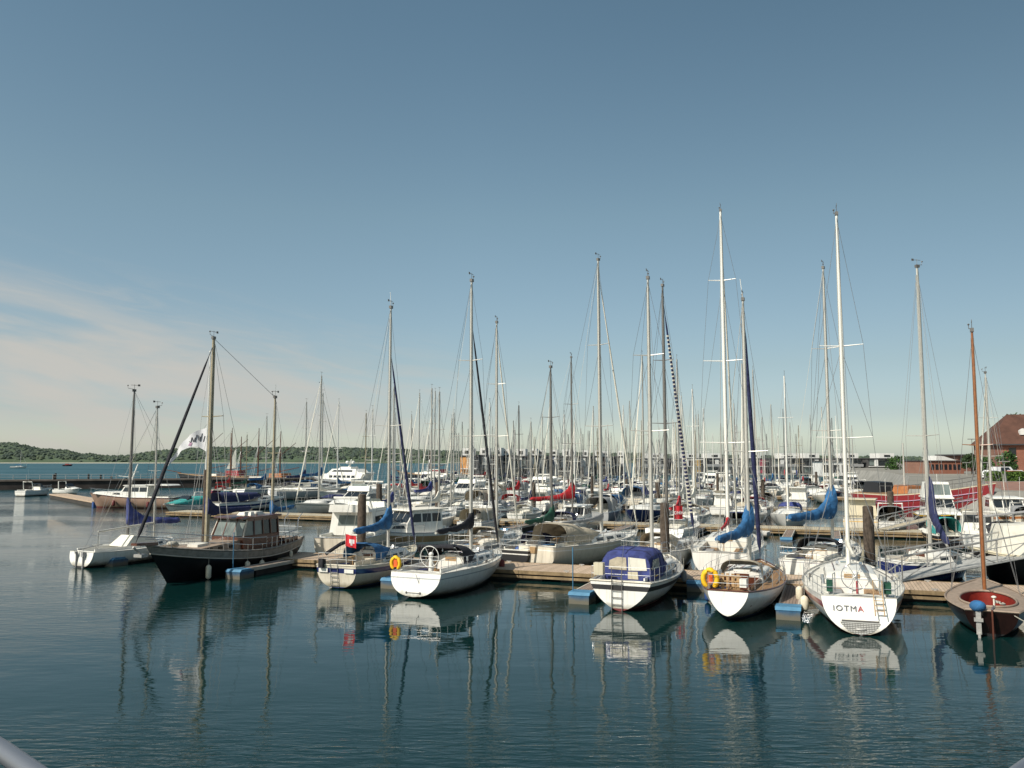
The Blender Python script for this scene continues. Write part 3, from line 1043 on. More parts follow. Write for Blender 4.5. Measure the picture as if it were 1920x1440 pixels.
def make_hills():
    Y0 = 1450.0
    mb = MB()
    rows = []
    prof = [(0, -.02), (15, .12), (60, .35), (140, .62), (240, .86), (340, .97), (600, .9)]
    for i in range(140):
        px = lerp(-500, 2400, i / 139)
        rows.append([at(px, 860, Y0 + dy) for dy, q in prof])
        top = (HZ + 8 - ridge(px)) * (Y0 + 340) / F_PX + CAM_H - 5
        for k, (dy, q) in enumerate(prof):
            rows[-1][k].z = max(-.5, top * q)
    n = len(prof)
    vs = [p for r in rows for p in r]
    mb.add(vs, [(i * n + j, (i + 1) * n + j, (i + 1) * n + j + 1, i * n + j + 1) for i in range(139) for j in range(n - 1)])
    hm = mat("hill_ground", (0.07, 0.105, 0.055), 1.0, var=0.3, scale=0.02)  # green dulled by distance haze painted into the colour
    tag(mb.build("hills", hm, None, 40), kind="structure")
    b = MB()
    r0 = random.Random(5)
    pts = [at(lerp(-500, 700, i / 60), 870, Y0 - 8) for i in range(61)]
    b.add([(p.x, p.y - 7 + r0.uniform(-2, 2), .05) for p in pts] + [(p.x, p.y + 10, 1.3) for p in pts], [(i, i + 1, 62 + i, 61 + i) for i in range(60)])
    tag(b.build("beach", 'beach', None, 0), kind="structure")
    # the wood that clothes the slope
    w = MB()
    ico = [(0, 0, 1), (.9, 0, .4), (.28, .85, .4), (-.72, .52, .4), (-.72, -.52, .4), (.28, -.85, .4), (.72, .52, -.4), (-.28, .85, -.4), (-.9, 0, -.4), (-.28, -.85, -.4), (.72, -.52, -.4)]
    icf = [(0, 1, 2), (0, 2, 3), (0, 3, 4), (0, 4, 5), (0, 5, 1), (1, 6, 2), (2, 7, 3), (3, 8, 4), (4, 9, 5), (5, 10, 1), (2, 6, 7), (3, 7, 8), (4, 8, 9), (5, 9, 10), (1, 10, 6)]
    for i in range(11000):
        px = r0.uniform(-300, 2250)
        q = r0.random() ** .8
        dy = 20 + 330 * q
        k = 0
        while k < len(prof) - 2 and prof[k + 1][0] < dy:
            k += 1
        f = lerp(prof[k][1], prof[k + 1][1], (dy - prof[k][0]) / (prof[k + 1][0] - prof[k][0]))
        top = (HZ + 5 - ridge(px)) * (Y0 + 340) / F_PX + CAM_H - 5
        c = at(px, 860, Y0 + dy)
        r = r0.uniform(2.2, 5.5) * (1.15 if r0.random() < .08 else 1)
        z = max(top * f, 0) + r * .35
        s = [r * r0.uniform(.7, 1.2) for _ in range(3)]
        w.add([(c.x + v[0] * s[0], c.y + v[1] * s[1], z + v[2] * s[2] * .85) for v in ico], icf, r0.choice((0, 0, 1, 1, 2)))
    for px, rr in ((166, 9), (172, 8), (100, 8), (30, 9), (320, 8)):
        c = at(px, 860, Y0 + 330)
        top = (HZ - ridge(px)) * (Y0 + 340) / F_PX + CAM_H - 3
        w.add([(c.x + v[0] * rr, c.y + v[1] * rr, top + v[2] * rr * .7) for v in ico], icf, 1)
    w1 = mat("far_wood_mid", (0.060, 0.084, 0.056), 1, var=0.4, scale=0.05)  # all three wood greens have distance haze mixed into their base colour
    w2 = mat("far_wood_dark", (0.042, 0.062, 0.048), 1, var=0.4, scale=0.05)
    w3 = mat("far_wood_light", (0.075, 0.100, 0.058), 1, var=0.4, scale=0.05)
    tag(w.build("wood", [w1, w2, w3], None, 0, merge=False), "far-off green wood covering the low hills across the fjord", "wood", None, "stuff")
    # a white dome and a few pale houses in the trees
    for px, py, ww, hh, lab in ((573, 850, 12, 8, "pale house among the trees on the far hillside, the larger one"), (556, 853, 7, 6, "small pale house among the trees on the far hillside")):
        p = at(px, py, Y0 + 150)
        t = thing("house", lab, "house", (p.x, p.y, p.z - hh / 2))
        MB().box(-ww / 2, ww / 2, -4, 4, 0, hh).build("wall", 'housewhite', t, 0)
        MB().sym([(-ww / 2 - .5, hh), (ww / 2 + .5, hh), (0, hh + 3)], 4.5).build("roof", 'flatroof', t, 0)
    p = at(744, 845, Y0 + 335)
    t = thing("radar_dome", "small white dome standing on the ridge of the far hill", "dome", (p.x, p.y, p.z - 6))
    MB().ell((0, 0, 5), 5, 5, 4.2, 14, 8).build("shell", 'housewhite', t, 60)
    MB().tube([(0, 0, -6), (0, 0, 2)], [4, 4], 12).build("base", 'housewhite', t, 60)


make_hills()


# land at the right -----------------------------------------------
GZ = 3.1


def make_land():
    edge = [(74, 156), (42, 89), (46, 81), (58, 78), (53, 62), (50, 55), (35, 51), (33.5, 44), (38, 34), (120, 20)]
    outer = [(700, 20), (700, 900), (150, 900), (130, 420), (120, 330), (96, 215)]
    mb = MB()
    pts = edge + outer
    mb.poly([(x, y, GZ) for x, y in pts])
    tag(mb.build("ground", 'quaypave', None, 0), kind="structure")
    e = MB()
    low = []
    for i, (x, y) in enumerate(edge + outer):
        j = (i + 1) % len(pts)
        k = i - 1
        t = Vector((pts[j][0] - pts[k][0], pts[j][1] - pts[k][1])).normalized()
        nrm = Vector((t.y, -t.x))
        low.append((x - nrm.x * -2.2 * 1, y - nrm.y * -2.2))
    n = len(pts)
    for i in range(n):
        j = (i + 1) % n
        a, b = pts[i], pts[j]
        c, d = low[j], low[i]
        e.add([(a[0], a[1], GZ + .02), (b[0], b[1], GZ + .02), (c[0], c[1], -.3), (d[0], d[1], -.3)], [(0, 1, 2, 3)])
    tag(e.build("embankment", 'concrete', None, 0), kind="structure")


make_land()


# the long dark jetty ------------------------------------------------
def make_jetty():
    a, b = W(-160, 921), W(690, 911)
    d = b - a
    L = d.length
    t = thing("jetty", "long dark timber jetty closing off the harbour at the left", "jetty", a, math.atan2(d.y, d.x))
    m = MB()
    m.box(0, L, 0, 3.5, 1.75, 2.1)
    m.build("walkway", 'jettytop', t, 0)
    m = MB()
    m.box(0, L, .25, 3.2, -.5, 1.7)
    m.build("wall", 'jetty', t, 0)
    r = MB()
    x = 0
    k = 0
    while x < L:
        r.tube([(x, .15, 2.1), (x, .15, 3.1)], .05, 4)
        x += 2.4
    for z in (2.6, 3.1):
        r.tube([(0, .15, z), (L, .15, z)], .035, 4)
    r.build("railing", 'galv', t, 0)
    for px, top in ((103, 888), (100, 890), (165, 889), (188, 891), (208, 893), (236, 897), (262, 899), (28, 900), (55, 899), (80, 902)):
        p = at(px, 915, a.y - .6 + (px + 160) / 850 * (b.y - a.y))
        zt = at(px, top, p.y).z
        q = thing("mooring_pile", f"dark timber pile against the long jetty, {'tall' if top < 892 else 'short'} one {'right' if px > 130 else 'left'} of the orange planks", "pile", (p.x, p.y, 0), 0, "piles along the dark jetty")
        MB().tube([(0, 0, -1), (0, 0, zt)], [.22, .2], 8).build("post", 'piled', q, 60)
        MB().ell((0, 0, zt), .24, .24, .1).build("cap", 'piled', q, 60)


make_jetty()


# pontoons ----------------------------------------------------------
PONT_W = 3.2
ORD = ['first', 'second', 'third', 'fourth', 'fifth', 'sixth']


def pontoon(idx, T, s0, s1, top='pdeck', zt=.5, w=PONT_W, label=None):
    a = st(s0, T)
    L = s1 - s0
    t = thing("pontoon", label or f"{ORD[idx]} long wooden walkway pontoon counted from the front of the harbour", "pontoon", a, ANG_U)
    d = MB()
    x = 0.0
    while x < L:
        e = min(x + 12, L)
        d.box(x, e - .06, .0, w, zt - .06, zt)
        x += 12
    d.build("deck", top, t, 0)
    f = MB()
    for y0, y1 in ((-.07, -.01), (w + .01, w + .07)):
        f.box(0, L, y0, y1, zt - .16, zt + .015)
        f.box(0, L, y0, y1, zt - .36, zt - .24)
    f.build("fascia", 'fascia', t, 0)
    g = MB()
    x = .5
    while x < L - 3:
        g.box(x, x + 3.6, .15, w - .15, -.3, zt - .08)
        x += 4.6
    g.box(0, L, .3, w - .3, zt - .42, zt - .07)
    g.build("float", 'float', t, 0)
    x = 20.0
    while x < L and idx < 1:
        for y in (.2, w - .2):
            c = MB()
            c.box(x - .14, x + .14, y - .03, y + .03, zt + .05, zt + .09)
            c.box(x - .05, x + .05, y - .03, y + .03, zt, zt + .05)
            c.build("cleat", 'galv', t, 0)
        x += 4.2
    return t


def finger(p_end, L, label, blue=True, w=.8, z=.46, ang=None, post=False):
    """narrow finger berth; local x runs from the outer end toward the pontoon"""
    t = thing("finger_pontoon", label, "finger pontoon", (p_end[0], p_end[1], 0), ANG_N if ang is None else ang, "finger pontoons between the berths")
    MB().box(.9, L, -w / 2 + .07, w / 2 - .07, z - .06, z).build("deck", 'finger_deck', t, 0)
    r = MB()
    for sd in (-1, 1):
        r.box(.9, L, min(sd * (w / 2 - .07), sd * w / 2), max(sd * (w / 2 - .07), sd * w / 2), z - .16, z + .02)
    r.build("edge_rail", 'finger_rim', t, 0)
    f = MB()
    f.sym([(0, -.3), (0, z - .1), (.12, z + .0), (1.15, z - .07), (1.15, -.3)], w / 2 + .05)
    f.build("end_float", 'finger_blue' if blue else 'float', t, 0)
    c = MB()
    c.sym([(-.02, z - .09), (.1, z + .03), (.9, z + .03), (.9, z - .09)], w / 2 + .08)
    c.build("end_cap", 'finger_bluetop' if blue else 'finger_rim', t, 0)
    MB().box(1.6, L, -w / 2 + .15, w / 2 - .15, -.2, z - .17).build("beam", 'float', t, 0)
    if post:
        MB().tube([(.5, w / 2, z), (.5, w / 2, z + 1.9)], .025, 6).build("post", 'finger_bluetop', t, 60)
    return t


pontoon(0, 0.0, s_for(300, 2), 29)
pontoon(1, 32.0, s_for(330, 33), 37, 'pdeckpale')
pontoon(2, 62.0, -28, 14, 'pdeckpale')
pontoon(3, 95.0, -24, 24)
pontoon(4, 126.0, -22, 24)
pontoon(5, 158.0, -18, 20)


def pile(px, ytop, Yd, label, r=.26, m='pile', base=0.0):
    p = at(px, ytop, Yd)
    t = thing("mooring_pile", label, "pile", (p.x, p.y, 0), rnd.uniform(0, 3))
    k = 10
    MB().tube([(0, 0, -1), (0, 0, .4), (.01, .01, p.z * .6), (0, 0, p.z)], [r * 1.02, r, r * .99, r * .94], k).build("post", m, t, 60)
    MB().tube([(0, 0, p.z - .02), (0, 0, p.z + .05)], [r * .97, r * .7], k).build("cap", 'pile' if m == 'pile' else m, t, 30)
    MB().tube([(0, 0, .35), (0, 0, .5)], [r * 1.25, r * 1.25], 10).build("collar", 'galv', t, 60)
    return t


pile(679, 928, 49, "thick brown timber pile in front of the white flybridge motor yacht")
pile(711, 908, 64, "brown timber pile right behind the one by the flybridge yacht", .24)
pile(1246, 944, 46, "thick brown timber pile behind the blue-tented yacht")
pile(1627, 950, 47.5, "thick dark brown pile behind the yacht with lettering on its stern", .3)
pile(1669, 922, 72, "dark pile standing before the red ship hull", .28)
pile(1233, 905, 92, "brown timber pile far behind the blue-tented yacht", .3)
pile(387, 882, 52, "brown pile rising behind the black motorsailer beside its mast", .17, 'pile')
pile(1000, 905, 95, "short brown pile near the red sail cover", .3)

# finger berths by the front boats (outer end given in the picture)
finger(W(200, 1062), 9, "blue-ended finger pontoon beside the small white boat at the far left", post=False)
finger(W(436, 1086), 9.5, "blue-ended finger pontoon alongside the black motorsailer", post=True)
finger(W(729, 1104), 7, "blue-ended finger pontoon, mostly hidden between the two leftmost white yachts")
finger(W(1085, 1133), 7, "blue-ended finger pontoon left of the blue-tented yacht", post=True)
finger(W(1478, 1163), 7.5, "blue-ended finger pontoon between the wood-trimmed yacht and the lettered yacht")
finger(W(1306, 1110), 6, "narrow finger pontoon right of the blue-tented yacht", blue=True)


# ================================================================== FRONT ROW
def berth(name, label, cat, px, py, deg=None, group=None):
    return thing(name, label, cat, W(px, py), ANG_N if deg is None else math.radians(deg), group)


def ztop(root, x, py):
    p = world_of(root, (x, 0, 0))
    return at(960, py, p.y).z


def boots(H, root, m=('gel', 'blackboot', 'gel'), **k):
    return H.build(root, list(m), **k)


def winches(parent, pts):
    for p in pts:
        b = MB()
        b.tube([p, (p[0], p[1], p[2] + .16)], [.08, .06], 8)
        b.tube([(p[0], p[1], p[2] + .16), (p[0], p[1], p[2] + .2)], [.075, .07], 8)
        b.build("winch", 'steel', parent, 60)


# --- the small white boat at the far left ---
def white_daysailer():
    t = berth("sailing_boat", "small white open sailing boat with bare boom on a crutch, leftmost in the front row", "sailboat", 152, 1064, 62)
    H = Hull(L=7.0, B=2.7, F=.85, bowF=1.0, sternF=.88, wt=.78, draft=.3, sb=-.02, bow=.7, stern=-.15)
    boots(H, t)
    cp = (.25, 3.3, .75)
    H.deck(t, 'deck', cp)
    H.cockpit(t, 'gel', cp, .5, 'deck')
    H.rail(t, 'alu', .018)
    c, _ = trunk(t, H, 3.35, 6.0, .85, .38, 'cabin', [(3.8, 4.5), (4.7, 5.1)])
    hd = MB()
    hd.sym([(2.3, 1.0), (3.0, 1.62), (4.4, 1.45), (4.6, 1.15), (3.2, .98)], .8, .22)
    hd.build("white_cover", 'sail', t, 30)
    r = MB()
    r.box(-.2, -.05, .23, .27, -.25, .85)
    r.box(-.26, -.1, .21, .29, .8, .92)
    r.tube([(-.2, .25, .98), (1.4, .1, 1.2)], .025, 5)
    r.build("rudder", 'greycan', t, 0)
    e = MB()
    e.sym([(-.24, .62), (-.02, .62), (-.02, .88), (-.24, .92)], .09)
    e.box(-.19, -.1, -.035, .035, -.2, .62)
    for i in range(len(e.v)):
        e.v[i] = (e.v[i][0], e.v[i][1] - .35, e.v[i][2])
    e.build("outboard_motor", 'greycan', t, 20)
    cr = MB()
    cr.tube([(1.0, 0, .8), (1.0, 0, 1.95)], .03, 5)
    cr.build("boom_crutch", 'steel', t, 0)
    mast_set(t, H, 4.9, 1.1, ztop(t, 4.9, 764), 'alu', .055, ((.52, .6),), .1, boomL=3.9, boomz=2.25, cover=None, boomdrop=.28, furl=None, fstop=.8)
    b = berth("sailing_boat", "small white yacht behind the black motorsailer's bow with royal blue boom cover", "sailboat", 395, 1038, 180 + 38)
    H = Hull(L=7.2, B=2.5, F=.85, bowF=1.05, sternF=.9, wt=.7)
    boots(H, b)
    H.deck(b, 'deck', (.3, 2.5, .7))
    H.cockpit(b, 'gel', (.3, 2.5, .7))
    trunk(b, H, 2.6, 5.6, .8, .36, 'cabin', [(3.0, 3.7), (3.9, 4.5)])
    H.lifelines(b, h=.5, n=4)
    mast_set(b, H, 5.2, 1.2, ztop(b, 5.0, 733), 'alud', .07, ((.55, .6),), .05, boomL=3.2, boomz=2.2, cover='royal', covh=1.7)


white_daysailer()


# --- the black motorsailer ---
def motorsailer():
    bow, stern = W(314, 1093), W(546, 1051)
    d = bow - stern
    ang = math.atan2(d.y, d.x)
    t = thing("motorsailer", "black wooden motorsailer with varnished wheelhouse and two masts, bow toward the left", "motorsailer", stern, ang)
    L = d.length + 1.5
    print('motorsailer L', L, math.degrees(ang))
    H = Hull(L=L, B=3.3, F=1.18, bowF=1.98, sternF=1.45, wt=.55, draft=.5, sb=.1, bow=1.5, stern=.5, kS=2.0, mS=1.8, pw=2.0)
    boots(H, t, ('black', 'black', 'rail'), s1=.04, s2=.36)
    H.deck(t, 'paledeck', (.7, 2.0, .9))
    H.cockpit(t, 'brownwood', (.7, 2.0, .9), .6, 'teak', .2)
    H.rail(t, 'rail', .045, "cap_rail", .02)
    rb = MB()
    for sd in (1, -1):
        rb.tube([H.P(q / 20, H.sheer(q / 20) - .40, sd, .02) for q in range(21)], .035, 5)
    rb.build("rubbing_strake", 'finger_rim', t, 40)
    # low trunk ahead of the wheelhouse
    w0, w1 = L * .26, L * .50
    tm = MB()
    tm.sym([(w1 - .2, 1.15), (L * .80, 1.42), (L * .80, 1.58), (w1 - .2, 1.78)], .95, .08)
    tm.build("fore_cabin", 'paledeck', t, 20)
    for x in (.55, .62, .69, .75):
        MB().box(L * x, L * x + .35, -.955, -.92, 1.45, 1.6).build("porthole", 'win', t, 0)
        MB().box(L * x, L * x + .35, .92, .955, 1.45, 1.6).build("porthole", 'win', t, 0)
    sk = MB()
    sk.sym([(L * .66, 1.6), (L * .73, 1.6), (L * .73, 1.76), (L * .66, 1.8)], .35)
    sk.build("skylight", 'deck', t, 0)
    # wheelhouse
    z0, z1 = 1.15, 2.92
    lo = [(w0 - .35, z0), (w1, z0), (w1, 1.95), (w0 - .35, 1.95)]
    wh = MB().sym(lo, 1.12, .03).build("wheelhouse", 'brownwood', t, 20)
    # posts and panes
    fr = MB()
    pv = [(w0 - .3, w0 - .3), (w0 + .38, w0 + .38), (w0 + 1.05, w0 + 1.05), (w1 - .95, w1 - 1.0), (w1 - .03, w1 - .42)]
    for sd in (1, -1):
        for xa, xb in pv:
            fr.bar((xa, sd * 1.06, 1.94), (xb, sd * .97, z1 - .05), .07, .09)
        fr.bar((w0 - .3, sd * 1.07, 1.97), (w1 - .03, sd * 1.07, 1.97), .07, .07)
        fr.bar((w0 - .3, sd * .97, z1 - .08), (w1 - .42, sd * .97, z1 - .08), .07, .12)
    for y in (-.98, -.34, .34, .98):
        fr.bar((w1 - .03, y * 1.05, 1.94), (w1 - .42, y * .97, z1 - .05), .06, .06)
    fr.bar((w0 - .3, -.95, z1 - .1), (w0 - .3, .95, z1 - .1), .06, .1)
    fr.build("window_frame", 'brownwood', wh, 0)
    for (a0, a1), (b0, b1) in zip(pv, pv[1:]):
        for sd in (1, -1):
            g = MB()
            g.poly([(a0 + .06, sd * 1.035, 2.0), (b0 - .06, sd * 1.035, 2.0), (b1 - .05, sd * .955, z1 - .14), (a1 + .05, sd * .955, z1 - .14)])
            g.build("pane", 'winlit' if a0 > w0 + 1 else 'win', wh, 0)
    for y0, y1 in ((-.94, -.38), (-.3, .3), (.38, .94)):
        g = MB()
        g.poly([(w1 - .02, y0 * 1.04, 2.0), (w1 - .02, y1 * 1.04, 2.0), (w1 - .38, y1 * .97, z1 - .12), (w1 - .38, y0 * .97, z1 - .12)])
        g.build("windscreen", 'winlit', wh, 0)
    lt = MB()
    lt.bar((w1 + .02, -1.1, 1.94), (w1 - .4, -1.0, z1 - .05), .06, .08)
    lt.bar((w1 + .02, 1.1, 1.94), (w1 - .4, 1.0, z1 - .05), .06, .08)
    lt.build("pale_post", 'finger_rim', wh, 0)
    rf = MB()
    rf.sym([(w0 - .5, z1), (w1 - .22, z1 - .03), (w1 - .1, z1 + .03), (w1 - .3, z1 + .1), (w0 - .5, z1 + .12)], 1.12)
    rf.build("wheelhouse_roof", 'brownwood', wh, 20)
    rh = MB()
    rh.sym([(w0 + .2, z1 + .11), (w0 + 1.5, z1 + .11), (w0 + 1.35, z1 + .3), (w0 + .35, z1 + .3)], .5, .1)
    rh.ell((w0 + 1.0, .45, z1 + .22), .12, .12, .12)
    rh.build("roof_hatch", 'deck', wh, 20)
    H.lifelines(t, r=.018, h=.65, n=6, x0=-.02, x1=.5, push=False)
    p = MB()
    for k in (.35, .7):
        pts = [H.P(q, H.sheer(q), 1) + Vector((0, 0, k)) for q in (.22, .1, .02)] + [H.P(q, H.sheer(q), -1) + Vector((0, 0, k)) for q in (.02, .1, .22)]
        p.tube(pts, .022, 5)
    p.build("stern_rail", 'steel', t, 40)
    pp = MB()
    for sd in (1, -1):
        pp.tube([H.P(.9, H.sheer(.9), sd), H.P(.9, H.sheer(.9), sd) + Vector((.1, 0, .5)), (L + .45, 0, H.sheer(1) + .5), ], .022, 5)
    pp.build("bow_rail", 'steel', t, 40)
    bs = MB()
    bs.sym([(L - .6, H.bowF - .02), (L + .75, H.bowF + .08), (L + .75, H.bowF + .2), (L - .6, H.bowF + .14)], .2, .02)
    bs.build("bow_platform", 'brownwood', t, 0)
    an = MB()
    an.tube([(L + .3, .0, H.bowF - .35), (L + .8, 0, H.bowF + .02)], .05, 6)
    an.box(L + .1, L + .5, -.25, .25, H.bowF - .5, H.bowF - .36)
    an.build("anchor", 'galv', t, 20)
    # masts
    xm = L * .64
    tz = ztop(t, xm, 634)
    mast_set(t, H, xm, 1.5, tz, 'sprucel', .12, ((.62, .75),), .05, wr=.012, boomL=3.6, boomz=3.25, cover='navy', covh=1.1, furl='darkcan', fr=.085, fstop=.97, foreT=1.06, fore=True, back=False, boomdrop=-.12)
    xz = L * .17
    zz = ztop(t, xz, 745)
    m2 = mast_set(t, H, xz, 1.5, zz, 'sprucel', .085, ((.6, .5),), .02, wr=.010, boomL=2.2, boomz=3.05, cover='blue', covh=.8, fore=False, back=False, name="mizzen_mast", boomdrop=-.25, ant=.8)
    s = MB()
    s.tube([(xm - .05, 0, tz), (xz, 0, zz)], .014, 3)
    s.build("triatic_stay", 'wire', t, 0)
    dv = MB()
    dv.tube([(.2, .5, 1.5), (.05, .5, 2.6), (-.35, .5, 2.9)], .03, 5)
    dv.tube([(.2, -.5, 1.5), (.05, -.5, 2.6), (-.35, -.5, 2.9)], .03, 5)
    dv.build("davit", 'steel', t, 40)
    wheel(t, 1.75, 2.1, .33, 'brownwood')
    cb = MB()
    cb.ell((L * .86, .1, 1.95), .32, .25, .14, 8, 5)
    cb.ell((L * .80, -.4, 1.8), .2, .25, .12, 8, 5)
    cb.build("coiled_rope", 'rope', t, 60)
    # the side toward the camera
    sd = -1 if True else 1
    # which local side faces the camera
    v = world_of(t, (L / 2, 3, 0)) - world_of(t, (L / 2, -3, 0))
    sd = 1 if v.y < 0 else -1
    for q, dr, l, lab in ((.74, .75, .75, "big pale fender hanging at the middle of the black motorsailer's side"),
                          (.52, .55, .45, "pale fender on the black motorsailer below the wheelhouse, left of a twin"),
                          (.42, .55, .5, "pale fender on the black motorsailer below the wheelhouse, right of a twin")):
        fender(t, H, q, sd, lab, 'fend', .14, l, dr, "fenders on the black motorsailer")
    fender(t, H, .16, sd, "small white fender near the stern of the black motorsailer", 'fend', .1, .4, .4, "fenders on the black motorsailer")
    return t


motorsailer()


# --- small white yacht with a navy stripe ---
def navy_stripe_yacht():
    t = berth("sailing_yacht", "white yacht with navy hull stripe, blue sail cover and blue dodger", "sailboat", 629, 1105)
    H = Hull(L=8.3, B=2.95, F=1.0, bowF=1.3, sternF=1.12, wt=.74, draft=.35, sb=.04, bow=.9, stern=.15, kS=2.6, mS=2.4)
    boots(H, t, ('gelcream', 'blueboot', 'gelnavy'), s1=.12, s2=.36)
    for y0, y1 in ((-.98, -.48), (.45, .95)):
        MB().box(-.022, -.004, y0, y1, .79, .97).build("transom_panel", 'cabin', t, 0)
    cp = (.35, 2.9, .8)
    H.deck(t, 'cream', cp)
    H.cockpit(t, 'gelcream', cp, .6, 'teak')
    H.rail(t, 'gelcream', .035)
    trunk(t, H, 2.95, 6.6, .95, .46, 'cabin', [(3.2, 3.85), (4.0, 4.5), (4.7, 5.1)])
    hood(t, 2.15, 3.9, .95, 1.15, .82, 'blue', 1.6, tip=.05)
    H.lifelines(t, h=.58)
    ladder(t, H, 0.1, 1.35, .1)
    mast_set(t, H, 5.1, 1.5, ztop(t, 5.1, 577), 'alu', .085, ((.5, .85),), .05, boomL=3.6, boomz=2.55, cover='blue', covh=1.35, furl='navy', fr=.075, fstop=.82, ant=.9)
    clutter(t, H, 1, 3.0, 6.0, (2.95, 6.6, .95, .46), cp)
    e = MB()
    e.sym([(-.32, 1.02), (-.02, 1.02), (-.02, 1.4), (-.32, 1.45)], .12)
    for i in range(len(e.v)):
        e.v[i] = (e.v[i][0] + .12, e.v[i][1] + .75, e.v[i][2])
    e.build("outboard_motor", 'darkcan', t, 20)
    hs = MB()
    hs.tube([(.5, .9, 1.6), (1.3, .6, 2.0), (2.1, .8, 2.02)], .1, 6)
    hs.build("folded_awning", 'darkcan', t, 50)
    o = thing("flag", "red flag with white disc hanging at the stern of the navy-striped white yacht", "flag", world_of(t, (.05, -.55, 1.2)), t.rotation_euler[2])
    MB().tube([(0, 0, 0), (-.15, 0, 1.5)], .016, 5).build("staff", 'whitemast', o, 0)
    f = MB()
    for i in range(8):
        for j in range(6):
            def q(a, b):
                return (-.15 + .05 * math.sin(a * 1.3), -.02 - a * .085 * .9, 1.45 - b * .095 - a * .012)
            cx, cy = i - 4, (j - 2.6) * 1.2
            f.add([q(i, j), q(i + 1, j), q(i + 1, j + 1), q(i, j + 1)], [(0, 1, 2, 3)], 1 if (cx * cx + cy * cy < 3.2) else 0)
    f.build("cloth", ['flagred', 'letterwhite'], o, 60)


navy_stripe_yacht()


# --- bright white yacht with a wheel and a horseshoe buoy ---
def wheel_yacht():
    t = berth("sailing_yacht", "bright white yacht with steering wheel, dark spray hood and broad plain stern", "sailboat", 779, 1122, 66)
    H = Hull(L=8.9, B=3.3, F=1.12, bowF=1.38, sternF=1.12, wt=.78, draft=.35, sb=.10, bow=.55, stern=-.25, kS=2.3, mS=2.2, pw=2.2)
    boots(H, t, ('gel', 'blackboot', 'gelgrey'), s1=.20, s2=.25)
    cp = (.5, 3.3, .95)
    H.deck(t, 'deck', cp)
    H.cockpit(t, 'gel', cp, .6, 'teak')
    H.rail(t, 'alu', .02)
    trunk(t, H, 3.35, 7.3, 1.0, .42, 'cabin', [(3.7, 4.2), (4.5, 5.0), (5.3, 5.7), (6.0, 6.3)], door='brass')
    hood(t, 2.75, 4.3, 1.02, 1.25, .85, 'darkcan', 1.62, tip=.05)
    fr = MB()
    for x, k in ((1.7, .0),):
        fr.tube([(2.6, 1.05, 1.3), (1.9, 1.0, 2.1), (1.9, -1.0, 2.1), (2.6, -1.05, 1.3)], .02, 5)
    fr.build("awning_frame", 'steel', t, 40)
    aw = MB()
    aw.tube([(2.6, 1.05, 1.35), (1.95, 1.0, 2.05)], .09, 6)
    aw.tube([(1.93, 1.0, 2.1), (1.93, -.9, 2.12)], .08, 6)
    aw.build("folded_awning", 'darkcan', t, 50)
    wheel(t, 1.25, 1.72, .48)
    H.lifelines(t, h=.6)
    winches(t, [(3.0, 1.05, 1.4), (3.0, -1.05, 1.4), (3.6, .6, 1.7)])
    mast_set(t, H, 5.5, 1.5, ztop(t, 5.5, 527), 'alu', .095, ((.42, .9), (.70, .7)), .05, boomL=3.7, boomz=2.75, cover='darkcan', covh=.95, furl='darkcan', fr=.07, fstop=.85, ant=0)
    clutter(t, H, 2, 3.4, 6.6, (3.35, 7.3, 1.0, .42), cp)
    st_ = MB()
    zz = .28
    p = H.P(0, zz)
    st_.tube([(p.x - .03, .35, zz), (p.x - .03, -.35, zz)], .015, 5)
    for y in (.35, -.35):
        st_.tube([(p.x - .05, y, zz - .03), (p.x - .0, y, zz + .03)], .04, 6)
    st_.tube([(-.02, -.35, .3), (-.2, -.12, 1.1)], .012, 5)
    st_.build("transom_fittings", 'alud', t, 60)
    horseshoe(t, (.0, 1.05, 1.5), "yellow horseshoe lifebuoy on the stern rail of the bright white yacht with the wheel")
    text_on(t, "JUNA", H.P(.18, .62, -1, .02) + Vector((0, -.0, 0)), (PI / 2, 0, math.radians(4)), .01, 'lettergrey') if False else None
    fender(t, H, .93, -1, "dark red fender at the bow of the bright white yacht with the wheel", 'redboot', .16, .6, .45)


wheel_yacht()


